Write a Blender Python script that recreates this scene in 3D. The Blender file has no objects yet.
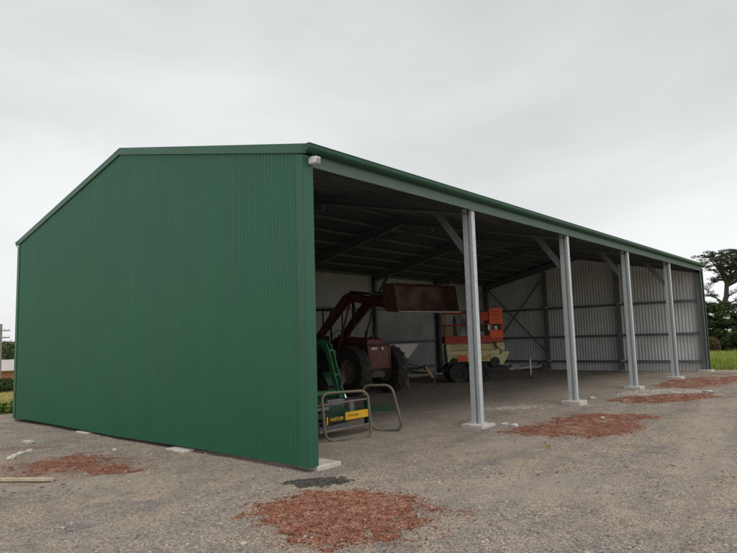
import bpy, bmesh, math, random
import numpy as np
from mathutils import Vector, Matrix, noise
random.seed(11); rng = np.random.default_rng(5)
sc = bpy.context.scene
COL = sc.collection
PI = math.pi
V = Vector

# ------------------------------------------------------------------ materials
def mat(name, col, rough=0.6, metal=0.0, col2=None, scale=6.0, detail=6.0, lo=0.35, hi=0.65,
        bump=0.0, bscale=60.0, dirt=None, dscale=2.5, dlo=.55, dhi=.75, island=0.0, spec=None):
    m = bpy.data.materials.new(name); m.use_nodes = True
    nt = m.node_tree; N = nt.nodes; L = nt.links
    b = N['Principled BSDF']; b.inputs['Roughness'].default_value = rough; b.inputs['Metallic'].default_value = metal
    if spec is not None: b.inputs['Specular IOR Level'].default_value = spec
    tc = N.new('ShaderNodeTexCoord')
    def nz(s, d=6.0):
        n = N.new('ShaderNodeTexNoise'); n.inputs['Scale'].default_value = s; n.inputs['Detail'].default_value = d
        L.new(tc.outputs['Object'], n.inputs['Vector']); return n
    def ramp(src, a, c):
        r = N.new('ShaderNodeMapRange'); r.inputs['From Min'].default_value = a; r.inputs['From Max'].default_value = c
        L.new(src, r.inputs['Value']); return r.outputs['Result']
    def mix(f, a, c):
        x = N.new('ShaderNodeMix'); x.data_type = 'RGBA'
        if isinstance(f, float): x.inputs[0].default_value = f
        else: L.new(f, x.inputs[0])
        for i, q in ((6, a), (7, c)):
            if isinstance(q, tuple): x.inputs[i].default_value = (*q, 1)
            else: L.new(q, x.inputs[i])
        return x.outputs[2]
    c2 = col2 if col2 else tuple(v * .8 for v in col)
    out = mix(ramp(nz(scale, detail).outputs['Fac'], lo, hi), col, c2)
    if dirt: out = mix(ramp(nz(dscale, 8).outputs['Fac'], dlo, dhi), out, dirt)
    if island:
        g = N.new('ShaderNodeNewGeometry'); h = N.new('ShaderNodeHueSaturation')
        r = N.new('ShaderNodeMapRange'); r.inputs['To Min'].default_value = 1 - island; r.inputs['To Max'].default_value = 1 + island
        L.new(g.outputs['Random Per Island'], r.inputs['Value']); L.new(r.outputs['Result'], h.inputs['Value'])
        L.new(out, h.inputs['Color']); out = h.outputs['Color']
    L.new(out, b.inputs['Base Color'])
    if bump:
        bp = N.new('ShaderNodeBump'); bp.inputs['Strength'].default_value = bump; bp.inputs['Distance'].default_value = .01
        L.new(nz(bscale, 5).outputs['Fac'], bp.inputs['Height']); L.new(bp.outputs['Normal'], b.inputs['Normal'])
    return m

M = {}
M['green_steel'] = mat('green_painted_steel', (.013, .120, .060), .38, 0, (.011, .108, .054), 1.2, 3, .3, .7, spec=.50)
M['green_trim'] = mat('green_trim_steel', (.018, .110, .060), .42, 0, (.016, .100, .054), 2, 3, spec=.55)
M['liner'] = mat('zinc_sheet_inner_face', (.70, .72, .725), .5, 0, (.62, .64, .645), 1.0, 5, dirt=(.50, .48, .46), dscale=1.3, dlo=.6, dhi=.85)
M['rear_liner'] = mat('shaded_dusty_zinc_inner_face', (.47, .485, .49), .55, 0, (.40, .41, .415), 1.0, 5, dirt=(.27, .26, .25), dscale=1.1, dlo=.52, dhi=.8)  # liner copy with rear wall shade put into its colour; random dust blotches
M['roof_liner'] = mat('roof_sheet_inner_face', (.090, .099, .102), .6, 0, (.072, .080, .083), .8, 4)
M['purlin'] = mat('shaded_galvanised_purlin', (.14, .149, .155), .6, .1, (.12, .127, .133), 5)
M['gutter_green'] = mat('dark_green_gutter_paint', (.014, .085, .048), .5, 0, (.012, .076, .043), 2, 3, spec=.5)
M['strip'] = mat('pale_green_grey_trim', (.12, .19, .16), .45, 0, (.13, .20, .17), 2, 3)
M['galv'] = mat('galvanised_steel', (.60, .64, .66), .42, .15, (.50, .54, .56), 14, 4, .35, .65, dirt=(.40, .40, .39), dscale=1.5, dlo=.6, dhi=.85)
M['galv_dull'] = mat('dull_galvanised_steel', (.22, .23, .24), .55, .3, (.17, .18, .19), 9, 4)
M['bolt'] = mat('bright_cleat_steel', (.75, .76, .77), .4, .2)
M['concrete'] = mat('concrete', (.62, .585, .52), .9, 0, (.47, .44, .385), 7, 8, bump=.5, bscale=70, dirt=(.36, .30, .25), dscale=5, dlo=.55, dhi=.8)
M['white_plastic'] = mat('white_plastic', (.82, .83, .83), .4, 0, (.76, .77, .77), 12)
M['dark_glass'] = mat('lamp_lens', (.35, .36, .37), .15, 0)
M['maroon'] = mat('weathered_maroon_paint', (.165, .044, .036), .55, 0, (.11, .031, .026), 5, 8, dirt=(.16, .085, .055), dscale=4, dlo=.52, dhi=.7, bump=.2)
M['rust'] = mat('rusty_steel', (.16, .085, .045), .85, 0, (.085, .045, .028), 7, 8, dirt=(.06, .03, .022), dscale=4, bump=.4, bscale=90)
M['bucket_in'] = mat('worn_bucket_steel', (.115, .064, .040), .85, 0, (.07, .034, .024), 2.2, 9, .40, .60, dirt=(.045, .026, .020), dscale=2.2, dlo=.48, dhi=.62, bump=.4)
M['tyre'] = mat('dusty_rubber', (.030, .028, .026), .85, 0, (.055, .048, .040), 8, 6, dirt=(.11, .09, .07), dscale=5, dlo=.55, dhi=.8)
M['rim_pale'] = mat('faded_rim_paint', (.30, .26, .20), .7, 0, (.18, .13, .09), 8, 6)
M['dark_iron'] = mat('dark_iron', (.025, .025, .026), .6, .2, (.045, .04, .036), 8)
M['grey_iron'] = mat('grey_engine_iron', (.13, .12, .105), .7, .2, (.08, .065, .05), 9, 8)
M['ram'] = mat('hydraulic_ram_chrome', (.6, .6, .6), .25, .8)
M['lamp_cream'] = mat('headlamp_glass', (.72, .58, .48), .3, 0, (.65, .50, .40), 20)
M['tractor_green'] = mat('tractor_green_paint', (.018, .125, .042), .5, 0, (.014, .09, .032), 5, 6, dirt=(.05, .07, .035), dscale=4, dlo=.6, dhi=.85)
M['dark_green'] = mat('dark_green_paint', (.012, .060, .030), .5, 0, (.010, .045, .024), 6)
M['hoop'] = mat('worn_green_pipe', (.11, .13, .095), .5, .1, (.19, .15, .10), 3.5, 6, .42, .60, dirt=(.20, .085, .04), dscale=3, dlo=.5, dhi=.68)
M['rail_grey'] = mat('bare_worn_steel', (.26, .235, .20), .5, .4, (.17, .13, .10), 9, 6)
M['plate_grey'] = mat('grey_plate', (.20, .215, .235), .6, .2, (.14, .15, .16), 7)
M['yellow'] = mat('yellow_decal', (.80, .46, .015), .45, 0, (.74, .41, .015), 5)
M['black'] = mat('black_decal', (.012, .012, .011), .5, 0)
M['orange'] = mat('orange_lift_paint', (.88, .125, .024), .5, 0, (.78, .105, .022), 5, 6, dirt=(.50, .07, .025), dscale=6, dlo=.6, dhi=.8)
M['dark_orange'] = mat('dull_orange_paint', (.52, .065, .026), .6, 0, (.40, .052, .022), 6)
M['cream'] = mat('cream_lift_paint', (.70, .64, .33), .55, 0, (.60, .54, .28), 4, 6, dirt=(.26, .21, .12), dscale=5, dlo=.58, dhi=.8)
M['hopper'] = mat('off_white_hopper_paint', (.80, .76, .71), .5, 0, (.70, .66, .61), 5, 7, dirt=(.35, .27, .20), dscale=3, dlo=.6, dhi=.85)
M['yellow_paint'] = mat('worn_yellow_paint', (.66, .42, .08), .55, 0, (.52, .33, .08), 8)
M['tan_card'] = mat('tan_board', (.36, .22, .12), .8)
M['timber'] = mat('weathered_timber', (.56, .47, .34), .8, 0, (.44, .36, .25), 12, 7, bump=.3)
M['stone'] = mat('white_limestone', (.60, .56, .50), .9, 0, (.44, .40, .34), 14, 7, bump=.5)
M['pebble'] = mat('grey_tan_pebbles', (.365, .31, .25), .95, 0, (.27, .235, .20), .9, 5, island=.55)
M['scoria'] = mat('red_scoria', (.205, .076, .045), .95, 0, (.30, .155, .098), 11, 10, .40, .66, bump=1.0, bscale=110, dirt=(.34, .25, .185), dscale=2.6, dlo=.52, dhi=.66)
M['scoria_stone'] = mat('red_scoria_stones', (.225, .080, .046), .95, 0, (.34, .20, .13), 9, 6, .45, .68, island=.7)
M['char'] = mat('black_cinders', (.050, .046, .042), .95, 0, (.085, .076, .066), 20, 8, bump=1.0, bscale=110)
M['char_stone'] = mat('black_cinder_stones', (.055, .050, .045), .95, 0, (.10, .09, .075), 8, 6, island=.5)
M['crushed'] = mat('pale_crushed_concrete', (.46, .41, .36), .95, 0, (.36, .31, .265), 4, 8, bump=1.0, bscale=90)
M['crushed_stone'] = mat('pale_crushed_stones', (.52, .47, .41), .95, 0, (.40, .35, .30), 5, 6, island=.4)
M['bark'] = mat('grey_brown_bark', (.135, .112, .095), .95, 0, (.085, .07, .06), 3, 8, bump=.8, bscale=14)
M['needles'] = mat('dark_cypress_foliage', (.026, .042, .019), .8, 0, (.050, .066, .028), .7, 6, island=.5, spec=.2)
M['shrubleaf'] = mat('dark_shrub_foliage', (.048, .082, .028), .8, 0, (.075, .108, .038), .8, 6, island=.55, spec=.2)
M['gumleaf'] = mat('olive_tree_foliage', (.085, .115, .055), .8, 0, (.12, .14, .07), .5, 6, island=.45, spec=.2)
M['brownleaf'] = mat('dry_brown_foliage', (.12, .085, .05), .9, 0, (.16, .11, .06), .9, 6, island=.4, spec=.2)
M['grassblade'] = mat('green_grass', (.22, .30, .040), .7, 0, (.34, .35, .09), .25, 6, island=.4, spec=.2)
M['drygrass'] = mat('straw_grass', (.50, .42, .17), .8, 0, (.36, .34, .11), .30, 6, island=.35, spec=.2)
M['weed'] = mat('fresh_weed_leaves', (.10, .19, .03), .7, 0, (.14, .22, .05), 2, 6, island=.4, spec=.2)
M['brick'] = mat('orange_brick', (.40, .17, .10), .9, 0, (.33, .13, .08), 6, 6)
M['pale_roof'] = mat('pale_roof_sheet', (.50, .455, .42), .6, 0, (.43, .39, .36), 2)
M['window_glass'] = mat('house_window_glass', (.05, .06, .07), .15)
M['pole_wood'] = mat('weathered_pole', (.27, .25, .235), .9, 0, (.21, .19, .175), 8)

# ------------------------------------------------------------------ mesh builder
class MB:
    def __init__(s): s.v = []; s.f = []; s.m = []
    def add(s, vs, fs, mi=0):
        o = len(s.v); s.v += [tuple(q) for q in vs]; s.f += [tuple(i + o for i in f) for f in fs]; s.m += [mi] * len(fs)
    def box(s, c, d, rot=None, mi=0, taper=None):
        x, y, z = d[0] / 2, d[1] / 2, d[2] / 2; t = taper or (1, 1)
        vs = [V((a * x * (t[0] if k > 0 else 1), b * y * (t[1] if k > 0 else 1), k * z)) for k in (-1, 1) for b in (-1, 1) for a in (-1, 1)]
        if rot is not None: vs = [rot @ q for q in vs]
        vs = [q + V(c) for q in vs]
        s.add(vs, [(0, 2, 3, 1), (4, 5, 7, 6), (0, 1, 5, 4), (2, 6, 7, 3), (0, 4, 6, 2), (1, 3, 7, 5)], mi)
    def bar(s, p0, p1, w, h, up=(0, 0, 1), mi=0):
        p0, p1 = V(p0), V(p1); d = (p1 - p0); l = d.length; d.normalize(); u = V(up)
        if abs(d.dot(u)) > .98: u = V((1, 0, 0))
        sd = d.cross(u).normalized(); u = sd.cross(d)
        s.box((p0 + p1) / 2, (l, w, h), Matrix((d, sd, u)).transposed(), mi)
    def tube(s, pts, r, seg=10, closed=False, mi=0, caps=True):
        pts = [V(p) for p in pts]; n = len(pts); rr = r if isinstance(r, (list, tuple)) else [r] * n
        vs = []; ref = None
        for i, p in enumerate(pts):
            if closed: d = pts[(i + 1) % n] - pts[i - 1]
            else: d = pts[min(i + 1, n - 1)] - pts[max(i - 1, 0)]
            d.normalize()
            if ref is None:
                ref = d.cross(V((0, 0, 1)) if abs(d.z) < .9 else V((1, 0, 0))).normalized()
            ref = (ref - d * ref.dot(d)).normalized(); b = d.cross(ref)
            vs += [p + (ref * math.cos(2 * PI * k / seg) + b * math.sin(2 * PI * k / seg)) * rr[i] for k in range(seg)]
        fs = []
        for i in range(n if closed else n - 1):
            j = (i + 1) % n
            for k in range(seg):
                k2 = (k + 1) % seg; fs.append((i * seg + k, i * seg + k2, j * seg + k2, j * seg + k))
        if not closed and caps:
            fs.append(tuple(range(seg))[::-1]); fs.append(tuple((n - 1) * seg + k for k in range(seg)))
        s.add(vs, fs, mi)
    def prism(s, prof, a, b, axis='x', mi=0):
        n = len(prof)
        def P(q, t):
            if axis == 'x': return (t, q[0], q[1])
            if axis == 'y': return (q[0], t, q[1])
            return (q[0], q[1], t)
        vs = [P(q, a) for q in prof] + [P(q, b) for q in prof]
        fs = [tuple(range(n)), tuple(range(2 * n - 1, n - 1, -1))] + [(i, i + n, (i + 1) % n + n, (i + 1) % n) for i in range(n)]
        s.add(vs, fs, mi)
    def lathe(s, prof, c, axis='x', seg=32, mi=0, closed=True):      # prof = (along axis, radius)
        vs = []; n = len(prof)
        for k in range(seg):
            a = 2 * PI * k / seg
            for (t, r) in prof:
                u, w = r * math.cos(a), r * math.sin(a)
                vs.append(V(c) + (V((t, u, w)) if axis == 'x' else V((u, t, w)) if axis == 'y' else V((u, w, t))))
        fs = []
        for k in range(seg):
            k2 = (k + 1) % seg
            for i in range(n if closed else n - 1):
                j = (i + 1) % n; fs.append((k * n + i, k * n + j, k2 * n + j, k2 * n + i))
        s.add(vs, fs, mi)
    def build(s, name, mats, parent=None, bevel=0.0, smooth=35, fixn=True):
        me = bpy.data.meshes.new(name); me.from_pydata(s.v, [], s.f)
        if not isinstance(mats, (list, tuple)): mats = [mats]
        for m in mats: me.materials.append(m)
        if len(mats) > 1: me.polygons.foreach_set('material_index', s.m)
        if fixn:
            bm = bmesh.new(); bm.from_mesh(me); bmesh.ops.recalc_face_normals(bm, faces=bm.faces); bm.to_mesh(me); bm.free()
        if smooth:
            me.polygons.foreach_set('use_smooth', [True] * len(me.polygons)); me.set_sharp_from_angle(angle=math.radians(smooth))
        me.update()
        o = bpy.data.objects.new(name, me); COL.objects.link(o)
        if parent: o.parent = parent
        if bevel:
            b = o.modifiers.new('bevel', 'BEVEL'); b.width = bevel; b.segments = 2; b.limit_method = 'ANGLE'; b.angle_limit = math.radians(40)
        return o

def tag(o, label=None, cat=None, group=None, kind=None):
    if label: o['label'] = label
    if cat: o['category'] = cat
    if group: o['group'] = group
    if kind: o['kind'] = kind
    return o
def thing(name, label, cat, loc=(0, 0, 0), rz=0, group=None):
    o = bpy.data.objects.new(name, None); COL.objects.link(o); o.empty_display_size = .2
    o.location = loc; o.rotation_euler = (0, 0, rz); return tag(o, label, cat, group)
def copy_tree(o, parent=None):
    c = o.copy(); COL.objects.link(c)
    if parent: c.parent = parent
    for ch in [q for q in bpy.data.objects if q.parent == o]: copy_tree(ch, c)
    return c
def place(o, loc, rz=None):
    o.location = loc
    if rz is not None: o.rotation_euler = (0, 0, rz)
    return o

# ------------------------------------------------------------------ dimensions of the shed
H, W, BAY, RISE = 4.2, 10.213, 4.4153, 1.135
FR = [0, BAY, 2 * BAY, 3 * BAY, 4 * BAY, 22.216]
LEN = FR[-1]
def roof_z(y): return H + RISE * (1 - abs(y - W / 2) / (W / 2))

# ------------------------------------------------------------------ terrain
def smooth(a, b, t):
    t = np.clip((t - a) / (b - a), 0, 1); return t * t * (3 - 2 * t)
def hz(x, y):
    x = np.asarray(x, float); y = np.asarray(y, float)
    s = np.maximum(y - .35 * x - 12.0, 0)
    z = -.043 * s - .0004 * s * np.minimum(s, 40)
    z = np.maximum(z, -6.0)
    n = (np.sin(x * 1.3 + .7) * np.sin(y * 1.1 + x * .4) * .012 + np.sin(x * .45 + y * .37) * .018
         + np.sin(x * 3.1 - y * 2.3) * np.sin(y * 2.9 + 1.2) * .008)
    fade = 1 - .8 * np.exp(-(np.minimum(np.abs(x), 3) ** 2) * 2) * (y > -.5) * (y < 11)
    n = n + np.exp(-((x + .10) / .16) ** 2) * (y > -.1) * (y < 10.4) * (.022 + .020 * np.sin(y * 2.3) + .014 * np.sin(y * 6.1 + 1)) 
    for o_ in (0.0, -1.75): n = n + (-.020 * np.exp(-((y + 4.35 + o_ - .17 * x) / .17) ** 2) + .010 * np.exp(-((y + 4.05 + o_ - .17 * x) / .12) ** 2)) * (x > -4) * (x < 22)
    far = smooth(28, 46, x) * -.15
    return z + n * fade + far - .02
def h1(x, y): return float(hz(x, y))
def lines(a, b, step, lo, hi):
    mid = list(np.arange(a, b, step)); up = []; d = step; t = b
    while t < hi: up.append(t); d *= 1.18; t += d
    up.append(hi); dn = []; d = step; t = a - step
    while t > lo: dn.append(t); d *= 1.18; t -= d
    dn.append(lo); return np.array(dn[::-1] + mid + up)
gx = lines(-8, 27, .11, -600, 900); gy = lines(-10, 13, .11, -600, 900)
GX, GY = np.meshgrid(gx, gy)
GZ = hz(GX, GY)
inn = (GX > -8) & (GX < 27) & (GY > -10) & (GY < 13)
nzv = np.zeros(GX.shape)
for (i, j) in zip(*np.nonzero(inn)):
    q = V((GX[i, j], GY[i, j], 0)); nzv[i, j] = noise.noise(q * 3.2) * .010 + noise.noise(q * .9) * .014
GZ = GZ + nzv
nx, ny = len(gx), len(gy)
me = bpy.data.meshes.new('ground')
me.from_pydata(np.stack([GX, GY, GZ], -1).reshape(-1, 3).tolist(), [],
               [(j * nx + i, j * nx + i + 1, (j + 1) * nx + i + 1, (j + 1) * nx + i) for j in range(ny - 1) for i in range(nx - 1)])
me.polygons.foreach_set('use_smooth', [True] * len(me.polygons))
def blob(cx, cy, rx, ry, rot=0.0):
    c, s = math.cos(rot), math.sin(rot); u = ((GX - cx) * c + (GY - cy) * s) / rx; v = (-(GX - cx) * s + (GY - cy) * c) / ry
    return np.clip(1.25 - np.sqrt(u * u + v * v), 0, 1)
grass = np.clip(smooth(12.1, 12.8, GY - .06 * GX) + smooth(23.6, 25.0, GX - .12 * GY), 0, 1)
grass = np.maximum(grass, smooth(18, 30, -GX)); grass = np.maximum(grass, smooth(22, 32, -GY))
pale = np.zeros(GX.shape)
for b in ((5.2, -3.47, 5.0, .50, .17), (7.7, 1.0, 1.1, .5, .4), (1.0, -2.6, 1.6, .8, -.6), (-2.0, 2.2, 2.2, .7, -1.0), (12.5, -3.3, 5, .7, -.1), (9.0, -.2, 1.5, .35, -.2), (3.0, -1.2, 1.6, .6, -.3)):
    pale = np.maximum(pale, blob(*b) * .8)
redt = np.zeros(GX.shape)
for b in ((-1.1, -1.7, 1.2, 1.1, 0), (-1.6, 3.2, 1.7, 1.3, -1.1), (-1.4, 5.4, .8, .35, -.6), (5.7, -1.4, 2.2, 1.3, -.3), (16.3, -1, 3.6, 1.6, 0), (20.6, -.7, 2.0, .8, 0), (11.2, -1.3, 1.7, 1.0, -.3)):
    redt = np.maximum(redt, blob(*b))
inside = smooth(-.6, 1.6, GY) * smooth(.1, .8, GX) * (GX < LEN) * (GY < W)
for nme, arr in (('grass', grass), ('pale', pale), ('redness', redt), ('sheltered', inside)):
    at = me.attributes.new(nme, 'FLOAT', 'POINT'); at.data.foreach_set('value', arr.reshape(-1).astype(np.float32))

def ground_material():
    m = bpy.data.materials.new('gravel_yard'); m.use_nodes = True; nt = m.node_tree; N = nt.nodes; L = nt.links
    b = N['Principled BSDF']; b.inputs['Roughness'].default_value = .97; b.inputs['Specular IOR Level'].default_value = .2
    tc = N.new('ShaderNodeTexCoord')
    def nz(s, d=6, r=.55):
        n = N.new('ShaderNodeTexNoise'); n.inputs['Scale'].default_value = s; n.inputs['Detail'].default_value = d; n.inputs['Roughness'].default_value = r
        L.new(tc.outputs['Object'], n.inputs['Vector']); return n.outputs['Fac']
    def vor(s, out='Color'):
        n = N.new('ShaderNodeTexVoronoi'); n.inputs['Scale'].default_value = s; L.new(tc.outputs['Object'], n.inputs['Vector']); return n.outputs[out]
    def mr(src, a, c, ta=0., tb=1.):
        r = N.new('ShaderNodeMapRange'); r.inputs['From Min'].default_value = a; r.inputs['From Max'].default_value = c
        r.inputs['To Min'].default_value = ta; r.inputs['To Max'].default_value = tb; L.new(src, r.inputs['Value']); return r.outputs['Result']
    def mth(op, a, c):
        x = N.new('ShaderNodeMath'); x.operation = op
        for i, q in enumerate((a, c)):
            if isinstance(q, (int, float)): x.inputs[i].default_value = q
            else: L.new(q, x.inputs[i])
        return x.outputs[0]
    def mix(f, a, c, bt='MIX'):
        x = N.new('ShaderNodeMix'); x.data_type = 'RGBA'; x.blend_type = bt
        if isinstance(f, (int, float)): x.inputs[0].default_value = f
        else: L.new(f, x.inputs[0])
        for i, q in ((6, a), (7, c)):
            if isinstance(q, tuple): x.inputs[i].default_value = (*q, 1)
            else: L.new(q, x.inputs[i])
        return x.outputs[2]
    def attr(n):
        a = N.new('ShaderNodeAttribute'); a.attribute_name = n; return a.outputs['Fac']
    base = mix(mr(nz(.55, 9, .62), .40, .62), (.375, .322, .268), (.44, .35, .26))
    base = mix(mr(nz(2.2, 9, .7), .42, .60), base, (.27, .245, .22))
    base = mix(mth('MULTIPLY', mr(nz(5.5, 9, .7), .52, .66), .8), base, (.44, .365, .285))
    mp = N.new('ShaderNodeMapping'); mp.inputs['Scale'].default_value = (.35, 1.6, 1); mp.inputs['Rotation'].default_value = (0, 0, .12); L.new(tc.outputs['Object'], mp.inputs['Vector'])
    ns = N.new('ShaderNodeTexNoise'); ns.inputs['Scale'].default_value = 1.1; ns.inputs['Detail'].default_value = 9; ns.inputs['Roughness'].default_value = .68; L.new(mp.outputs['Vector'], ns.inputs['Vector'])
    base = mix(mth('MULTIPLY', mr(ns.outputs['Fac'], .50, .66), .65), base, (.20, .185, .175))
    # single stones
    sep = N.new('ShaderNodeSeparateColor'); L.new(vor(58), sep.inputs[0])
    base = mix(.85, base, mr(sep.outputs[0], 0, 1, .62, 1.32), 'MULTIPLY')
    sep2 = N.new('ShaderNodeSeparateColor'); L.new(vor(130), sep2.inputs[0])
    base = mix(.8, base, mr(sep2.outputs[1], 0, 1, .50, 1.46), 'MULTIPLY')
    base = mix(mth('MULTIPLY', mr(sep.outputs[2], .90, .95), .7), base, (.50, .44, .37))
    base = mix(mth('MULTIPLY', mr(sep.outputs[1], .93, .97), .6), base, (.22, .09, .06))
    # zones: tracked pale dust, red scatter, ground under the roof, turf
    nbig = nz(3.1, 9, .7)
    pz = mr(mth('ADD', attr('pale'), mth('MULTIPLY', mth('SUBTRACT', nbig, .5), 1.5)), .25, .75)
    base = mix(mth('MULTIPLY', pz, .42), base, (.46, .39, .315))
    rz = mr(mth('ADD', attr('redness'), mth('MULTIPLY', mth('SUBTRACT', nz(4.3, 10, .75), .5), 2.2)), .45, .95)
    base = mix(mth('MULTIPLY', rz, .55), base, (.225, .105, .075))
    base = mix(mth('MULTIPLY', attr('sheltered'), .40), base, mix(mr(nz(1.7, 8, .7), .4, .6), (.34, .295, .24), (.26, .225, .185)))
    gz_ = mr(mth('ADD', attr('grass'), mth('MULTIPLY', mth('SUBTRACT', nbig, .5), .8)), .42, .58)
    turf = mix(mr(nz(.35, 8, .65), .40, .60), (.20, .27, .045), (.42, .37, .14))
    base = mix(gz_, base, turf)
    hs = N.new('ShaderNodeHueSaturation'); hs.inputs['Value'].default_value = 1.06; hs.inputs['Saturation'].default_value = 1.05; L.new(base, hs.inputs['Color']); L.new(hs.outputs['Color'], b.inputs['Base Color'])
    hgt = mth('ADD', mth('MULTIPLY', vor(58, 'Distance'), -.55), mth('ADD', mth('MULTIPLY', vor(130, 'Distance'), -.35), mth('MULTIPLY', nz(9, 10, .75), 1.6)))
    bp = N.new('ShaderNodeBump'); bp.inputs['Strength'].default_value = .9; bp.inputs['Distance'].default_value = .022
    L.new(hgt, bp.inputs['Height']); L.new(bp.outputs['Normal'], b.inputs['Normal'])
    return m
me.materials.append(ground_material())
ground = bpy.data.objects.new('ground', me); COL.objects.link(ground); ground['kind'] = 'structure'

# stones: many little faceted lumps in one mesh, laid on the given points
ICO = []
for k in range(6):
    bm = bmesh.new(); bmesh.ops.create_icosphere(bm, subdivisions=1, radius=1)
    for v in bm.verts: v.co *= random.uniform(.65, 1.15)
    bm.verts.index_update()
    ICO.append((np.array([v.co[:] for v in bm.verts]), np.array([[v.index for v in f.verts] for f in bm.faces]))); bm.free()
def stones(name, pts, sizes, m, parent=None, flat=.6, sink=.25):
    vs = []; fs = []; o = 0
    for (p, r) in zip(pts, sizes):
        a, f = ICO[random.randrange(6)]; t = random.uniform(0, 6.3); c, s = math.cos(t), math.sin(t)
        q = a * np.array([r * random.uniform(.8, 1.3), r, r * flat * random.uniform(.7, 1.2)])
        q = np.stack([q[:, 0] * c - q[:, 1] * s, q[:, 0] * s + q[:, 1] * c, q[:, 2]], 1) + np.array(p) + np.array([0, 0, r * flat * (1 - sink) - r * flat * .4])
        vs.append(q); fs.append(f + o); o += len(q)
    vs = np.concatenate(vs); fs = np.concatenate(fs)
    me = bpy.data.meshes.new(name); me.from_pydata(vs.tolist(), [], fs.tolist()); me.materials.append(m)
    ob = bpy.data.objects.new(name, me); COL.objects.link(ob)
    if parent: ob.parent = parent
    return ob
def surf(x, y):
    q = V((x, y, 0)); return h1(x, y) + noise.noise(q * 3.2) * .010 + noise.noise(q * .9) * .014
pts = []; sz = []
while len(pts) < 42000:
    d = 3.0 + 14 * random.random() ** 1.7; a = math.radians(40.9) + random.uniform(-.66, .66)
    x, y = -5.487 + d * math.cos(a), -5.879 + d * math.sin(a)
    dens = noise.noise(V((x * .9, y * .9, 3.3))) + .35
    if random.random() > dens + .25: continue
    if x > -.05 and y > .1 and random.random() > .3: continue
    pts.append((x, y, surf(x, y))); sz.append(.0055 + .010 * random.random() ** 3 + (.012 if random.random() < .012 else 0))
for _ in range(1500):
    d = 3.4 + 13 * random.random() ** 1.3; a = math.radians(40.9) + random.uniform(-.66, .66); x, y = -5.487 + d * math.cos(a), -5.879 + d * math.sin(a)
    if x > -.3 and y > -.1 and random.random() > .15: continue
    pts.append((x, y, surf(x, y))); sz.append(.012 + .016 * random.random() ** 2.5)
tag(stones('gravel_stones', pts, sz, M['pebble']), 'loose grey and tan gravel stones strewn over the yard', 'gravel', kind='stuff')

# ------------------------------------------------------------------ spilled heaps of gravel
def patch(name, label, group, lobes, m, ms, n, height=.05, size=(.006, .018), ragged=.5, cat='gravel patch', thin=0.0):
    cx = sum(l[0] for l in lobes) / len(lobes); cy = sum(l[1] for l in lobes) / len(lobes)
    def f(x, y):
        best = -9
        for (lx, ly, rx, ry, rot) in lobes:
            c, s = math.cos(rot), math.sin(rot); u = ((x - lx) * c + (y - ly) * s) / rx; w = (-(x - lx) * s + (y - ly) * c) / ry
            best = max(best, 1 - math.sqrt(u * u + w * w))
        q = V((x, y, 1.7)); return best + ragged * (noise.noise(q * 1.6) * .5 + noise.noise(q * 4.1) * .5 + noise.noise(q * 11) * .45 + noise.noise(q * 23) * .25) - thin
    R_ = max(max(l[2], l[3]) for l in lobes) * 1.35 + max(math.hypot(l[0] - cx, l[1] - cy) for l in lobes)
    n_ = int(min(190, max(60, 2 * R_ / .018))); st = 2 * R_ / n_
    idx = {}; vs = []; fs = []
    F = np.array([[f(cx - R_ + i * st, cy - R_ + j * st) for i in range(n_ + 1)] for j in range(n_ + 1)])
    def vid(i, j):
        if (i, j) not in idx:
            x, y = cx - R_ + i * st, cy - R_ + j * st; q = V((x, y, 0)); v = F[j, i]
            z = surf(x, y) + (height * min(1, max(v, 0)) ** .8 + .006 + noise.noise(q * 9) * .007 + noise.noise(q * 26) * .005 if v > 0 else -.02)
            idx[(i, j)] = len(vs); vs.append((x - cx, y - cy, z))
        return idx[(i, j)]
    for j in range(n_):
        for i in range(n_):
            if max(F[j, i], F[j, i + 1], F[j + 1, i], F[j + 1, i + 1]) > 0:
                fs.append((vid(i, j), vid(i + 1, j), vid(i + 1, j + 1), vid(i, j + 1)))
    mb = MB(); mb.v = vs; mb.f = fs; mb.m = [0] * len(fs)
    o = mb.build(name, m, smooth=60, fixn=False); o.location = (cx, cy, 0); tag(o, label, cat, group)
    P = []; S = []; t = 0
    while len(P) < n and t < n * 40:
        t += 1; x, y = cx + random.uniform(-R_, R_), cy + random.uniform(-R_, R_); v = f(x, y)
        if v < -.45 or (v < 0 and random.random() > .55 * (1 + v / .45) ** 2.0): continue
        z = surf(x, y) + (height * min(1, max(v, 0)) ** .8 + .006 if v > 0 else 0)
        P.append((x - cx, y - cy, z)); S.append(size[0] + (size[1] - size[0]) * random.random() ** 2.5)
    st_ = stones('loose_stones', P, S, ms, o); st_['kind'] = 'stuff'
    return o
RG = 'patches of red scoria on the yard'
patch('scoria_patch', 'large round patch of red scoria in the foreground before the green wall corner', RG, [(-1.03, -1.61, .76, .86, .65)], M['scoria'], M['scoria_stone'], 21000, .022, (.0035, .014), .62)
patch('scoria_patch', 'double lobed red scoria patch between the first and second posts', RG, [(6.85, -1.42, .95, .58, -.65), (4.85, -1.42, .92, .66, -.75), (5.9, -1.42, .62, .85, -.8)], M['scoria'], M['scoria_stone'], 15000, .045, (.004, .012), .6)
patch('scoria_patch', 'red scoria patch in front of the third post', RG, [(11.1, -1.3, 1.35, .72, -.45)], M['scoria'], M['scoria_stone'], 5000, .07, (.005, .016), .55)
patch('scoria_patch', 'farthest red scoria patch near the far corner of the shed', RG, [(16.6, -.9, 2.4, .85, -.2)], M['scoria'], M['scoria_stone'], 2600, .06)
patch('scoria_patch', 'faded trampled red scoria patch at the foot of the green end wall', RG, [(-1.72, 3.35, .80, .85, 2.25), (-1.42, 2.55, .55, .42, 2.1)], M['scoria'], M['scoria_stone'], 7500, .012, (.0035, .011), ragged=.85, thin=.34)
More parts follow.
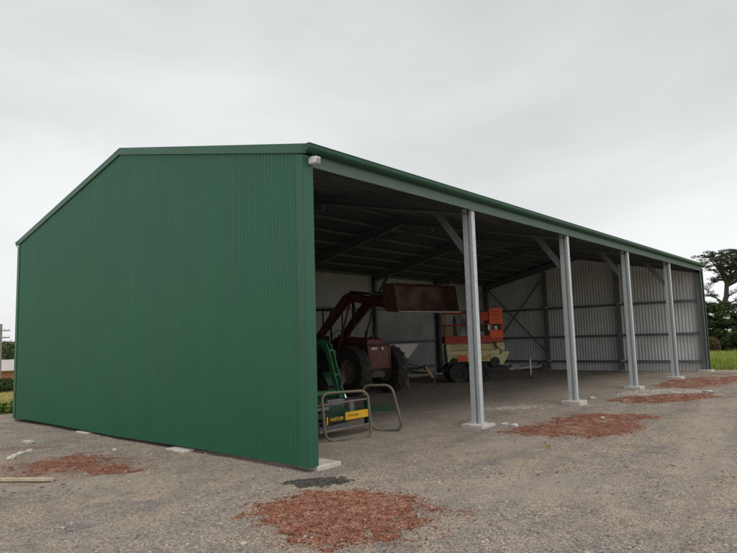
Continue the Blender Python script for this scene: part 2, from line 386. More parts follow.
patch('cinder_patch', 'small black cinder patch beside the near corner footing', None, [(-.25, -.45, .33, .19, -.75)], M['char'], M['char_stone'], 450, .025, (.006, .020), .8)
PG = 'spilled heaps of pale crushed concrete'
patch('rubble_spill', 'pale crushed concrete spill in front of the third and fourth posts', PG, [(12.55, -.75, 1.15, .5, -.75)], M['crushed'], M['crushed_stone'], 1300, .05, (.008, .03))
patch('rubble_spill', 'thin pale rubble spill on the floor behind the first post', PG, [(7.6, 1.0, .75, .32, -.75)], M['crushed'], M['crushed_stone'], 500, .015, (.008, .028), 1.0)

# ------------------------------------------------------------------ corrugated sheets
def corrugated(mb, p0, d, n, length, zb, zt, pitch=.076, amp=.0085, per=6, off=.003, mo=0, mi=1, rows=1):
    """sheet running along d from p0, ribs upright, outward normal n; outer skin material mo and inner skin mi"""
    p0, d, n = V(p0), V(d), V(n); k = int(length / pitch * per); ds = length / k
    for layer, mm in ((0, mo), (1, mi)):
        vs = []; fs = []
        for i in range(k + 1):
            s = i * ds; sh = int(s / .762); u_ = s / .762 - sh; w0 = math.sin(sh * 12.9898) * 43758.5453; w0 -= math.floor(w0)
            q = p0 + d * s + n * (amp * math.cos(2 * PI * s / pitch) - layer * off + (w0 - .5) * .010 * (u_ - .5) + (.0012 if u_ < .06 else 0))
            b, t = zb(s), zt(s)
            for r in range(rows + 1): vs.append((q.x, q.y, b + (t - b) * r / rows))
        R1 = rows + 1
        for i in range(k):
            for r in range(rows): fs.append((i * R1 + r, (i + 1) * R1 + r, (i + 1) * R1 + r + 1, i * R1 + r + 1))
        mb.add(vs, fs, mm)

shed = thing('farm_shed', 'long green corrugated steel farm shed with open front and galvanised posts', 'shed')
SK = (M['green_steel'], M['liner'])
mb = MB(); corrugated(mb, (-.012, .02, 0), (0, 1, 0), (-1, 0, 0), W - .04, lambda s: .045 + .012 * math.sin(s * .9), lambda s: roof_z(s + .02) + .05)
o = mb.build('end_wall', SK, shed, smooth=80, fixn=False); o['label'] = 'green end wall facing the camera'
mb = MB(); corrugated(mb, (LEN + .018, .02, 0), (0, 1, 0), (1, 0, 0), W - .04, lambda s: -.06, lambda s: roof_z(s + .02) + .05, pitch=.13, amp=.010, per=8)
o = mb.build('end_wall', SK, shed, smooth=80, fixn=False); o['label'] = 'far end wall showing its bare metal inner face'
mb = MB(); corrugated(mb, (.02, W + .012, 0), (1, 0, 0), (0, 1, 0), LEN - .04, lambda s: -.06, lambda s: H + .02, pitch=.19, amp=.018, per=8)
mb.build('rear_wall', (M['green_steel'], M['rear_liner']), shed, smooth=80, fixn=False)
mb = MB(); corrugated(mb, (.16, -.004, 0), (1, 0, 0), (0, -1, 0), LEN - .30, lambda s: 4.045, lambda s: H + .03)
mb.build('fascia_cladding', (M['strip'], M['liner']), shed, smooth=80, fixn=False)
# roof: two corrugated planes, ribs running down the slope
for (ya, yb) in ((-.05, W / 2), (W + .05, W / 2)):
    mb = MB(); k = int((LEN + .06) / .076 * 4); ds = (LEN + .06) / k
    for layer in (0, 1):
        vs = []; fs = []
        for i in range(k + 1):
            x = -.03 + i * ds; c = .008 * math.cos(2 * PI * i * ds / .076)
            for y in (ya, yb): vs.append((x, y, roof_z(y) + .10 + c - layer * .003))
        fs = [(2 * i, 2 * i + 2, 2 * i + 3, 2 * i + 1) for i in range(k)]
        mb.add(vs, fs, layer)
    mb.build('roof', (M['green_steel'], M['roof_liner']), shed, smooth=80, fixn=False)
mb = MB()
for sgn in (-1, 1):
    y0, y1 = W / 2, W / 2 + sgn * .24
    mb.bar((-.04, (y0 + y1) / 2, roof_z((y0 + y1) / 2) + .125), (LEN + .04, (y0 + y1) / 2, roof_z((y0 + y1) / 2) + .125), .25, .004, (0, sgn * RISE, W / 2))
mb.build('ridge_capping', M['green_trim'], shed)
# barge capping on both ends, L shaped along the slopes
for xx, sg in ((-.03, -1), (LEN + .03, 1)):
    mb = MB()
    for (ya, yb) in ((-.10, W / 2), (W + .10, W / 2)):
        za, zb_ = roof_z(ya), roof_z(yb)
        x0, x1 = xx + sg * .004, xx - sg * .004
        pr = [(ya, za + .005), (yb, zb_ + .005), (yb, zb_ + .135), (ya, za + .135)]
        mb.prism(pr, min(x0, x1), max(x0, x1), 'x')
        x0, x1 = xx - sg * .004, xx - sg * .16
        pr = [(ya, za + .127), (yb, zb_ + .127), (yb, zb_ + .135), (ya, za + .135)]
        mb.prism(pr, min(x0, x1), max(x0, x1), 'x')
        x0, x1 = xx + sg * .004, xx + sg * .012
        pr = [(ya, za + .001), (yb, zb_ + .001), (yb, zb_ + .016), (ya, za + .016)]
        mb.prism(pr, min(x0, x1), max(x0, x1), 'x')
    mb.build('barge_capping', M['green_trim'], shed)
# gutter along the front (quad profile) and the rear
def gutter(y, sg):
    outer = [(0, 0), (.055, 0)] + [(.055 + .085 * math.sin(math.radians(t)), .065 - .065 * math.cos(math.radians(t))) for t in range(15, 91, 15)] + [(.140, .108), (.148, .112), (.148, .122), (.138, .122)]
    outer = [(a, b * .82) for a, b in outer]
    inner = [(.136, .090), (.134, .066)] + [(.053 + .081 * math.sin(math.radians(t)), .066 - .061 * math.cos(math.radians(t))) for t in range(75, -1, -15)] + [(.006, .005), (.006, .098), (0, .098)]
    inner = [(a, min(b, .098) if a < .1 else min(b, .092)) for a, b in inner]
    Z0 = H + .014
    mb = MB(); mb.prism([(y + sg * a, Z0 + b) for a, b in outer + inner], -.035, LEN + .035, 'x')
    for xe in (-.038, LEN + .035): mb.prism([(y + sg * a, Z0 + b) for a, b in outer[:-2] + [(.138, .098), (0, .098)]], xe, xe + .003, 'x')
    mb.build('gutter', M['gutter_green'], shed, smooth=25)
gutter(-.018, -1); gutter(W + .024, 1)
# folded corner flashings
def flashing(x0, x1, y0, y1, xs, ys):
    mb = MB(); zt = H - .02
    mb.box(((x0 + x1) / 2, ys, (.045 + zt) / 2), (abs(x1 - x0), .004, zt - .045))
    mb.box((xs, (y0 + y1) / 2, (.045 + zt) / 2), (.004, abs(y1 - y0), zt - .045))
    mb.build('corner_flashing', M['green_trim'], shed)
flashing(-.026, .16, -.022, .12, -.026, -.024); flashing(-.026, .10, W - .1, W + .03, -.026, W + .03)
flashing(LEN - .05, LEN + .026, -.022, .12, LEN + .026, -.024); flashing(LEN - .1, LEN + .026, W - .1, W + .03, LEN + .026, W + .03)

# frames
def isec(mb, p0, p1, depth, width, t, up):            # I section, web depth along up
    p0, p1 = V(p0), V(p1); d = (p1 - p0).normalized(); u = V(up); u = (u - d * u.dot(d)).normalized()
    mb.bar(p0, p1, t * 1.2, depth - 2 * t, u)
    for s in (-1, 1): mb.bar(p0 + u * s * (depth - t) / 2, p1 + u * s * (depth - t) / 2, width, t, u)
    sd = d.cross(u)
    for s in (-1, 1):
        for e in (-1, 1):                              # turned lips of the doubled C sections
            q = u * s * (depth / 2 - t - .009) + sd * e * (width / 2 - .0015); mb.bar(p0 + q, p1 + q, .003, .018, u)
def post_mesh():
    mb = MB(); z0, z1 = .06, H - .10; zc, zl = (z0 + z1) / 2, z1 - z0
    mb.box((0, -.097, zc), (.115, .006, zl)); mb.box((0, .097, zc), (.115, .006, zl)); mb.box((0, 0, zc), (.008, .188, zl))
    for e in (-1, 1):
        mb.box((e * .055, -.069, zc), (.005, .050, zl)); mb.box((e * .055, .050, zc), (.005, .088, zl))
        mb.box((e * .0455, -.0455, zc), (.014, .003, zl)); mb.box((e * .0455, .0075, zc), (.014, .003, zl))
    return mb
proto = None
for i, x in enumerate(FR[1:-1]):
    if proto is None:
        proto = post_mesh().build('post', M['galv'], shed); o = proto
        mb = MB(); mb.box((0, 0, .066), (.18, .30, .010)); bp_ = mb.build('base_plate', M['galv'], o)
        for (c, d) in [((.03, -.100, z), (0, -.012, 0)) for z in (.25, 2.72, 2.80, 3.4, 3.9)] + [((e, f, .07), (0, 0, .03)) for e in (-.06, .06) for f in (-.13, .13)]:
            mb = MB(); mb.tube([c, V(c) + V(d)], .011, 6); mb.build('bolt', M['galv'], o)
        mb = MB(); mb.box((.075, -.02, 2.78), (.05, .09, .05)); cl = mb.build('cleat', M['bolt'], o, .004)
    else: o = copy_tree(proto, shed)
    o.location = (x, .135, 0)
for x in (FR[0] + .08, FR[-1] - .10):
    mb = MB(); isec(mb, (0, 0, .05), (0, 0, H - .08), .21, .13, .008, (0, 1, 0)); o = mb.build('corner_post', M['galv_dull'], shed); o.location = (x, .135, 0)
for x in FR:
    xx = min(max(x, .08), LEN - .10)
    mb = MB(); isec(mb, (0, 0, .05), (0, 0, H + .0), .20, .12, .008, (0, 1, 0)); o = mb.build('rear_post', M['galv_dull'], shed); o.location = (xx, W - .13, 0)
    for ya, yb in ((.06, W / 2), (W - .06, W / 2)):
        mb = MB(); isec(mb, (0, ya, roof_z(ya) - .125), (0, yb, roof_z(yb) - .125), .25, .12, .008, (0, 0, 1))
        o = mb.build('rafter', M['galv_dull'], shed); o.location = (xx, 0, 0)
    for sgn in (0, 1):
        if x in (FR[0], FR[-1]): continue
        f = lambda y: y if sgn == 0 else W - y
        mb = MB(); p0, p1 = (0, f(.22), 3.28), (0, f(.86), roof_z(.86) - .24)
        mb.bar(p0, p1, .004, .15, (0, 0, 1))
        for e in (-1, 1):
            q = V((0, -.62 if sgn == 0 else .62, .62)).normalized() if False else V((0, 0, .068 * e)); mb.bar(V(p0) + q + V((.024, 0, 0)), V(p1) + q + V((.024, 0, 0)), .05, .004, (0, 0, 1))
        o = mb.build('knee_brace', M['galv_dull'], shed); o.location = (xx - .02, 0, 0)
# apex ties
for x in FR[1:-1]:
    mb = MB(); mb.bar((0, W / 2 - 1.1, roof_z(W / 2 - 1.1) - .33), (0, W / 2 + 1.1, roof_z(W / 2 + 1.1) - .33), .06, .12)
    o = mb.build('apex_brace', M['galv_dull'], shed); o.location = (x - .05, 0, 0)
# purlins: Z sections on top of the rafters
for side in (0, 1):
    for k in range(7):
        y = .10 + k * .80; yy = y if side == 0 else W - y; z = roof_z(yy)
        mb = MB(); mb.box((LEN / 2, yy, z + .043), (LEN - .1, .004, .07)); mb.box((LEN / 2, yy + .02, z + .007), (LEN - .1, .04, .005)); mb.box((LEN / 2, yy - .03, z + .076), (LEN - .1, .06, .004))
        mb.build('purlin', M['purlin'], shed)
# girts and end-wall columns
for z in (.37, 1.51, 2.87):
    for xx, s in ((.12, 1), (LEN - .12, -1)):
        mb = MB(); mb.box((xx - s * .05, W / 2, z + .05), (.10, W - .5, .004)); mb.box((xx - s * .0, W / 2, z), (.004, W - .5, .10)); mb.box((xx - s * .05, W / 2, z - .05), (.10, W - .5, .004))
        mb.build('girt', M['galv_dull'], shed)
    mb = MB(); yy = W - .07; mb.box((LEN / 2, yy + .05, z + .05), (LEN - .4, .10, .004)); mb.box((LEN / 2, yy, z), (LEN - .4, .004, .10)); mb.box((LEN / 2, yy + .05, z - .05), (LEN - .4, .10, .004))
    mb.build('girt', M['galv_dull'], shed)
for xx in (.17, LEN - .20):
    for y in (W / 3, 2 * W / 3):
        mb = MB(); isec(mb, (0, 0, .02), (0, 0, roof_z(y) - .3), .18, .14, .008, (1, 0, 0)); o = mb.build('wall_column', M['galv_dull'], shed); o.location = (xx, y, 0)
        if xx > 1:
            for z in (.42, 2.92):
                mb = MB(); mb.box((-.10, -.12, z), (.03, .16, .05)); mb.build('cleat', M['bolt'], o)
def strap(a, b): 
    mb = MB(); mb.bar(a, b, .008, .075, (0, 0, 1)); mb.build('cross_brace', M['galv_dull'], shed)
strap((LEN - .22, 2 * W / 3, .75), (LEN - .22, W - .2, 4.15)); strap((LEN - .24, W - .2, .75), (LEN - .24, 2 * W / 3, 4.4))
strap((FR[4] + .1, W - .2, .6), (LEN - .2, W - .2, 4.0)); strap((FR[4] + .1, W - .22, 4.0), (LEN - .2, W - .22, .6))

# concrete footings standing just proud of the gravel
FG = 'concrete footings under the shed posts'
def footing(x, y, label, sx=.46, sy=.46, top=.06, rz=0):
    mb = MB(); mb.box((0, 0, top / 2 - .14), (sx, sy, top + .28))
    bm = mb.build('concrete_footing', M['concrete'], None, .012); bm.location = (x, y, 0); bm.rotation_euler = (0, 0, rz)
    return tag(bm, label, 'footing', FG)
for x, w in zip(FR[1:-1], ('nearest, first', 'second', 'third', 'fourth, farthest')):
    footing(x, .13, f'square concrete footing under the {w} galvanised post of the open front', top=.062 if x < 5 else .07)
footing(.345, .15, 'concrete footing showing beside the near green corner of the shed', .44, .40, .045)
footing(LEN - .15, .12, 'concrete footing at the far corner of the open front', .5, .5, .05)
footing(-.04, 2.95, 'concrete lump showing under the middle of the green end wall', .22, .46, .02, .05)
footing(-.0, 6.45, 'low concrete lump under the far half of the green end wall', .16, .5, .012, -.04)

# small white floodlight under the gutter end
fl = thing('security_light', 'small white security light under the gutter at the near top corner', 'light', (.12, -.10, 4.06))
mb = MB(); mb.box((0, 0, .045), (.10, .15, .09)); mb.build('housing', M['white_plastic'], fl, .01)
mb = MB(); mb.box((0, -.078, .04), (.08, .006, .06)); mb.build('lens', M['dark_glass'], fl, .002)
mb = MB(); mb.box((0, .05, .10), (.04, .04, .025)); mb.tube([(0, .05, .09), (0, .10, .09)], .014, 8); mb.build('bracket', M['white_plastic'], fl)

# ------------------------------------------------------------------ wheels
def wheel(parent, c, R, w, rim_r, lugs=16, axis='x', rim_m=None, lug_h=.035, chev=1, hub=1):
    mb = MB(); r0 = rim_r
    prof = [(-w * .42, r0), (-w * .5, r0 + (R - r0) * .35), (-w * .48, R - .07 * R), (-w * .38, R - lug_h * .6), (0, R - lug_h * .35), (w * .38, R - lug_h * .6), (w * .48, R - .07 * R), (w * .5, r0 + (R - r0) * .35), (w * .42, r0)]
    mb.lathe(prof, (0, 0, 0), 'x', 40)
    for k in range(lugs):
        for s in (-1, 1):
            a = 2 * PI * (k + (.5 if s > 0 else 0)) / lugs
            rot = Matrix.Rotation(a, 3, 'X') @ Matrix.Rotation(s * .62 * chev, 3, 'Z')
            off = Matrix.Rotation(a, 3, 'X') @ V((s * w * .24, 0, R - lug_h * .5))
            mb.box(off, (w * .58, R * .07, lug_h * 1.6), rot, taper=(.95, .7))
    ty = mb.build('wheel', M['tyre'], parent); ty.location = c
    if axis == 'y': ty.rotation_euler = (0, 0, PI / 2)
    mb = MB(); mb.lathe([(-w * .40, r0 * 1.0), (-w * .40, r0 * .9), (-w * .15, r0 * .82), (-w * .12, .0), (w * .12, .0), (w * .15, r0 * .82), (w * .40, r0 * .9), (w * .40, r0 * 1.0)], (0, 0, 0), 'x', 28)
    for s in (-1, 1):
        mb.tube([(s * w * .10, 0, 0), (s * w * .34, 0, 0)], r0 * .28, 14)
        for k in range(6): mb.tube([(s * w * .12, math.cos(k * PI / 3) * r0 * .5, math.sin(k * PI / 3) * r0 * .5), (s * w * .20, math.cos(k * PI / 3) * r0 * .5, math.sin(k * PI / 3) * r0 * .5)], .018, 6)
    mb.build('rim', rim_m or M['rim_pale'], ty)
    return ty

# ------------------------------------------------------------------ old maroon loader tractor (forward = local -Y)
rt = thing('loader_tractor', 'old maroon tractor with raised front loader and rusty bucket inside the shed', 'tractor', (8.75, 6.5, -.02), math.radians(-9))
wheel(rt, (-.72, 0, .74), .74, .42, .36, 17); wheel(rt, (.75, 0, .74), .74, .42, .36, 17)
wheel(rt, (-.78, 2.15, .84), .84, .46, .42, 18); wheel(rt, (.78, 2.15, .84), .84, .46, .42, 18)
mb = MB(); mb.box((0, .9, .85), (.42, 2.4, .42)); mb.box((0, .5, 1.12), (.46, 1.3, .35)); mb.box((0, 0, .70), (1.1, .20, .20)); mb.box((0, 2.15, .85), (1.2, .30, .34))
mb.tube([(.22, .3, .95), (.30, .3, .95)], .09, 12); mb.tube([(-.23, .6, 1.05), (-.33, .6, 1.05)], .08, 12); mb.box((-.28, .1, .95), (.10, .45, .18)); mb.box((0, -.25, .62), (.5, .25, .18))
for k in range(5): mb.tube([(-.24, .0 + k * .22, .78), (-.30, .05 + k * .22, 1.0), (-.25, .1 + k * .2, 1.25)], .016, 6)
mb.build('chassis', M['grey_iron'], rt, .012)
mb = MB(); mb.prism([(-.28, 1.30), (1.15, 1.30), (1.15, 1.76), (.2, 1.75), (-.28, 1.69)], -.34, .34, 'x'); o = mb.build('hood', M['maroon'], rt, .03)
mb = MB()
for k in range(7): mb.box((-.343, .0 + k * .12, 1.47), (.006, .05, .22))
mb.build('vents', M['dark_iron'], o)
mb = MB(); mb.prism([(-.45, .79), (-.30, .79), (-.30, 1.50), (-.42, 1.50), (-.45, 1.46)], -.46, .46, 'x'); mb.box((0, -.36, 1.515), (.96, .20, .03)); gr = mb.build('radiator_guard', M['maroon'], rt, .012)
mb = MB(); 
for s in (-1, 1): mb.box((s * .40, -.458, 1.10), (.05, .014, .62))
mb.box((0, -.458, .82), (.90, .014, .05)); mb.build('guard_trim', M['maroon'], gr, .004)
mb = MB(); mb.box((-.23, -.465, 1.40), (.24, .03, .09)); mb.build('headlight', M['lamp_cream'], rt, .015)
mb = MB(); mb.tube([(.10, -.45, 1.40), (.10, -.475, 1.40)], .055, 16); mb.build('headlight', M['lamp_cream'], rt, .008)
mb = MB(); mb.tube([(.27, .05, 1.7), (.27, .05, 2.05), (.30, .05, 2.10)], .03, 10); mb.build('exhaust_pipe', M['dark_iron'], rt)
mb = MB(); mb.tube([(.0, -.1, 1.70), (0, -.1, 1.80)], .05, 12); mb.build('radiator_cap', M['dark_iron'], rt)
for s in (-1, 1):                                   # mudguards
    mb = MB(); R0 = .96; n = 12
    for i in range(n):
        a0, a1 = math.radians(15 + 140 * i / n), math.radians(15 + 140 * (i + 1) / n)
        mb.bar((s * .74, 2.15 - math.cos(a0) * R0, .84 + math.sin(a0) * R0), (s * .74, 2.15 - math.cos(a1) * R0, .84 + math.sin(a1) * R0), .48, .012, (0, math.cos((a0 + a1) / 2) * -1, math.sin((a0 + a1) / 2)))
    mb.build('mudguard', M['maroon'], rt)
mb = MB(); mb.box((0, 2.2, 1.36), (.46, .42, .10)); mb.box((0, 2.42, 1.62), (.44, .08, .45)); mb.build('seat', M['dark_iron'], rt, .04)
mb = MB(); mb.tube([(0, 1.35, 1.5), (0, 1.62, 1.86)], .02, 8); c0 = V((0, 1.64, 1.88)); ax = V((0, .6, .8))
u = V((1, 0, 0)); w_ = ax.cross(u); mb.tube([c0 + (u * math.cos(t * PI / 10) + w_ * math.sin(t * PI / 10)) * .2 for t in range(20)], .014, 6, True); mb.build('steering_wheel', M['dark_iron'], rt)
mb = MB(); mb.box((0, 2.25, 2.72), (.86, .9, .05)); cn = mb.build('canopy', M['dark_iron'], rt, .015)
mb = MB()
for s in (-1, 1):
    mb.tube([(s * .40, 2.55, 1.1), (s * .40, 2.55, 2.70)], .035, 8); mb.tube([(s * .40, 1.90, 1.2), (s * .40, 1.90, 2.70)], .025, 8)
mb.build('canopy_post', M['dark_iron'], rt)
# loader: tower, two bent arms, lift rams, bucket rams, bucket
for s in (-1, 1):
    x = s * .50
    mb = MB(); mb.bar((x, 1.35, .70), (x, 1.95, 1.80), .10, .20, (0, 1, 0)); mb.bar((x, 1.35, .75), (x, .1, .78), .09, .14); mb.bar((x, 1.3, .82), (x * .5, 1.3, .82), .14, .14)
    mb.build('loader_tower', M['maroon'], rt, .01)
    mb = MB(); A, B, C_ = V((x, 2.12, 1.74)), V((x, .45, 3.05)), V((x, -1.55, 2.56))
    prof = [(2.22, 1.72), (2.12, 1.62), (1.95, 1.68), (.40, 2.80), (.10, 2.84), (-1.94, 2.46), (-2.03, 2.54), (-1.94, 2.66), (-.10, 3.08), (.35, 3.14), (.62, 3.06), (2.12, 1.86)]
    mb.prism(prof, x - .055, x + .055, 'x'); mb.tube([(x - .08, 2.1, 1.74), (x + .08, 2.1, 1.74)], .05, 10); mb.tube([(x - .07, .43, 2.97), (x + .07, .43, 2.97)], .06, 10)
    mb.build('loader_arm', M['maroon'], rt, .012)
    mb = MB(); mb.tube([(x + .0, 1.15, 1.02), (x, .72, 1.95)], .05, 10); rm = mb.build('lift_ram', M['maroon'], rt)
    mb = MB(); mb.tube([(x, .72, 1.95), (x, .30, 2.86)], .028, 10); mb.build('ram_rod', M['maroon'], rm)
    mb = MB(); mb.tube([(x, .28, 3.16), (x, -.65, 3.04)], .042, 10); rm = mb.build('tilt_ram', M['dark_iron'], rt)
    mb = MB(); mb.tube([(x, -.65, 3.04), (x, -2.00, 2.90)], .022, 8); mb.build('ram_rod', M['ram'], rm)
mb = MB(); mb.tube([(-.5, -.75, 2.76), (.5, -.75, 2.76)], .06, 12); mb.tube([(-.5, .40, 2.95), (.5, .40, 2.95)], .05, 12); mb.build('cross_tube', M['maroon'], rt)
mb = MB(); mb.tube([(-.42, .25, 2.92), (-.43, .22, 2.6), (-.42, .25, 2.35), (-.40, .28, 2.15)], .05, 8); mb.tube([(-.46, .2, 2.95), (-.49, .1, 2.4), (-.45, .3, 2.0), (-.4, .7, 1.5)], .018, 8); mb.build('hydraulic_hose', M['dark_iron'], rt)
# bucket, opening forward and a little down, walls with thickness
BY = lambda P: [(-2.66 + (y + 2.66) * .60, z) for y, z in P]
bk = BY([(-1.66, 2.94), (-1.655, 2.80), (-1.69, 2.66), (-1.76, 2.54), (-1.87, 2.455), (-2.02, 2.42), (-2.66, 2.40)])
up_ = BY([(-1.66, 2.94), (-1.80, 3.16), (-2.46, 3.17)])
mb = MB(); t = .022
def shell(pts, nrm_in):
    for (a, b), nn in zip(zip(pts[:-1], pts[1:]), nrm_in):
        d = V((0, b[0] - a[0], b[1] - a[1])).normalized(); mb.bar((0, a[0], a[1]), (0, b[0], b[1]), 2.40, t, (0, d.z, -d.y))
shell(bk, [0] * 6); shell(up_, [0] * 2)
outline = bk + BY([(-2.46, 3.17), (-1.80, 3.16), (-1.70, 3.06)])
bo = mb.build('bucket', M['bucket_in'], rt)
for s in (-1, 1):
    mb = MB(); mb.prism(outline, s * 1.21 - .014, s * 1.21 + .014, 'x'); mb.build('side_plate', M['rust'], bo)
mb = MB(); mb.box((0, -2.60, 2.395), (2.44, .18, .035)); mb.build('cutting_edge', M['rail_grey'], bo)
mb = MB()
for s in (-1, 1):
    for q in (-.07, .07): mb.prism([(-1.92, 2.44), (-2.09, 2.50), (-2.05, 2.98), (-1.95, 2.98)], s * .5 + q * 1.2 - .01, s * .5 + q * 1.2 + .01, 'x')
mb.build('mounting_lug', M['rust'], bo)

# ------------------------------------------------------------------ green tractor with a pipe bale clamp on its loader (forward = local -Y)
gt = thing('loader_tractor', 'green tractor with front loader carrying a pipe bale clamp behind the end wall', 'tractor', (2.2, 3.9, -.02))
wheel(gt, (-.80, 0, .55), .55, .36, .30, 15, rim_m=M['yellow_paint']); wheel(gt, (.80, 0, .55), .55, .32, .30, 15, rim_m=M['yellow_paint'])
wheel(gt, (-.80, 2.2, .82), .82, .46, .42, 18, rim_m=M['yellow_paint']); wheel(gt, (.80, 2.2, .82), .82, .46, .42, 18, rim_m=M['yellow_paint'])
mb = MB(); mb.box((0, 1.0, .80), (.40, 2.6, .45)); mb.box((0, 0, .55), (1.1, .18, .16)); mb.box((0, 2.2, .82), (1.2, .3, .3)); mb.build('chassis', M['dark_iron'], gt, .012)
mb = MB(); mb.prism([(-.50, .95), (1.2, .95), (1.2, 1.62), (.2, 1.58), (-.42, 1.48), (-.50, 1.40)], -.32, .32, 'x'); mb.build('hood', M['tractor_green'], gt, .05)
mb = MB(); mb.box((0, -.51, 1.2), (.5, .02, .42)); mb.build('grille', M['dark_iron'], gt, .01)
for s in (-1, 1):
    mb = MB(); R0 = .94; n = 12
    for i in range(n):
        a0, a1 = math.radians(15 + 140 * i / n), math.radians(15 + 140 * (i + 1) / n)
        mb.bar((s * .78, 2.2 - math.cos(a0) * R0, .82 + math.sin(a0) * R0), (s * .78, 2.2 - math.cos(a1) * R0, .82 + math.sin(a1) * R0), .48, .012, (0, -math.cos((a0 + a1) / 2), math.sin((a0 + a1) / 2)))
    mb.build('mudguard', M['tractor_green'], gt)
mb = MB(); mb.box((0, 2.1, 1.34), (.46, .42, .10)); mb.box((0, 2.32, 1.6), (.44, .08, .42)); mb.build('seat', M['black'], gt, .04)
mb = MB(); mb.tube([(0, 1.3, 1.45), (0, 1.55, 1.78)], .02, 8); mb.tube([V((0, 1.57, 1.8)) + (V((1, 0, 0)) * math.cos(k * PI / 10) + V((0, -.8, .6)) * math.sin(k * PI / 10)) * .2 for k in range(20)], .014, 6, True); mb.build('steering_wheel', M['black'], gt)
mb = MB(); mb.tube([(-.45, 2.6, .9), (-.45, 2.6, 2.2), (-.38, 2.6, 2.3), (.38, 2.6, 2.3), (.45, 2.6, 2.2), (.45, 2.6, .9)], .04, 10); mb.build('roll_bar', M['black'], gt)
# local y of the loader front: world y 1.55..2.2 -> local -2.35..-1.7
for s in (-1, 1):
    x = s * .44
    mb = MB(); prof = [(1.05, 1.60), (1.05, 1.70), (-1.55, 1.70), (-1.68, 1.64), (-1.76, 1.48), (-2.02, .66), (-2.02, .56), (-1.95, .55), (-1.92, .62), (-1.66, 1.46), (-1.52, 1.60)]
    for q in (-.055, .055): mb.prism(prof, x + q - .012, x + q + .012, 'x')
    for (yy, zz) in ((-1.0, 1.67), (.4, 1.68), (-1.72, 1.5), (-1.85, 1.05), (-1.97, .66)): mb.tube([(x - .06, yy, zz), (x + .06, yy, zz)], .03, 8)
    mb.build('loader_arm', M['tractor_green'], gt, .004)
    mb = MB(); mb.bar((x, .85, .7), (x, .95, 1.7), .12, .14, (0, 1, 0)); mb.build('loader_tower', M['tractor_green'], gt, .01)
    xx = x + .13
    mb = MB(); mb.tube([(xx, -1.50, 1.50), (xx, -1.72, 1.02)], .038, 12); rm = mb.build('tilt_ram', M['tractor_green'], gt)
    mb = MB(); mb.tube([(xx, -1.72, 1.02), (xx, -1.98, .62)], .02, 10); mb.build('ram_rod', M['ram'], rm)
    mb = MB(); mb.tube([(x, .6, .75), (x, -.6, 1.6)], .04, 10); mb.build('lift_ram', M['dark_iron'], gt)
mb = MB(); mb.tube([(-.62, -1.90, .75), (.56, -1.90, .72)], .062, 16); mb.build('cross_tube', M['tractor_green'], gt)
for o in [q for q in bpy.data.objects if q.parent == gt and q.name.split('.')[0] in ('wheel', 'chassis', 'hood', 'grille', 'mudguard', 'seat', 'steering_wheel', 'roll_bar', 'loader_tower', 'lift_ram')]: o.location.y -= .90
mb = MB(); mb.box((.66, -1.42, 1.30), (.16, .34, .42)); mb.box((.66, -1.42, 1.56), (.10, .22, .12)); mb.build('valve_block', M['dark_iron'], gt, .02)
for q in range(4):
    mb = MB(); mb.tube([(.60 + q * .035, -1.50, 1.52), (.58 + q * .02, -1.60, 1.50 - q * .05), (.52 + q * .015, -1.76, 1.22), (.50 + q * .03, -1.95, .95), (.42, -1.98, .80)], .016, 8); mb.build('hydraulic_hose', M['black'], gt)
mb = MB()
for i in range(8):
    a0, a1 = math.radians(25 + 130 * i / 8), math.radians(25 + 130 * (i + 1) / 8)
    mb.bar((.80, -.90 - math.cos(a0) * .64, .55 + math.sin(a0) * .64), (.80, -.90 - math.cos(a1) * .64, .55 + math.sin(a1) * .64), .38, .012, (0, -math.cos((a0 + a1) / 2), math.sin((a0 + a1) / 2)))
mb.build('mudguard', M['dark_green'], gt)
mb = MB(); mb.box((.30, -1.95, .52), (.70, .10, .22)); mb.box((.05, -1.75, .55), (.5, .3, .30)); mb.build('quick_hitch', M['dark_iron'], gt, .015)
# clamp frame
cf = MB()
cf.tube([(-.55, -2.36, .605), (.76, -2.36, .61)], .020, 10); cf.tube([(-.50, -2.36, .155), (.78, -2.36, .155)], .022, 10)
frame = cf.build('clamp_frame', M['rail_grey'], gt)
mb = MB(); mb.box((.10, -2.20, .40), (1.25, .10, .10)); mb.bar((.05, -2.0, .60), (.05, -2.2, .40), .5, .10); mb.box((.78, -2.30, .40), (.07, .10, .52)); mb.box((-.55, -2.30, .40), (.07, .10, .52)); mb.build('main_beam', M['dark_green'], frame, .008)
mb = MB(); mb.box((.42, -2.25, .45), (.12, .03, .34)); mb.box((-.05, -2.25, .22), (.7, .03, .16)); mb.box((.15, -2.10, .50), (.42, .06, .28)); mb.box((-.35, -2.24, .52), (.4, .02, .06)); mb.build('back_plate', M['plate_grey'], frame, .006)
mb = MB(); mb.tube([(-.4, -2.30, .27), (.2, -2.30, .28)], .035, 12); mb.tube([(.2, -2.30, .28), (.62, -2.30, .29)], .018, 10); mb.build('clamp_ram', M['dark_iron'], frame)
mb = MB(); mb.box((-.12, -2.392, .345), (.42, .012, .095)); d1 = mb.build('sign_plate', M['black'], frame, .003)
mb = MB(); mb.box((.42, -2.394, .365), (.64, .012, .135)); d2 = mb.build('sign_plate', M['yellow'], frame, .003); d2['label'] = 'yellow half of the name plate'; d1['label'] = 'black half of the name plate'
mb = MB(); mb.box((-.345, -2.394, .335), (.022, .014, .13)); mb.build('end_strip', M['yellow'], frame)
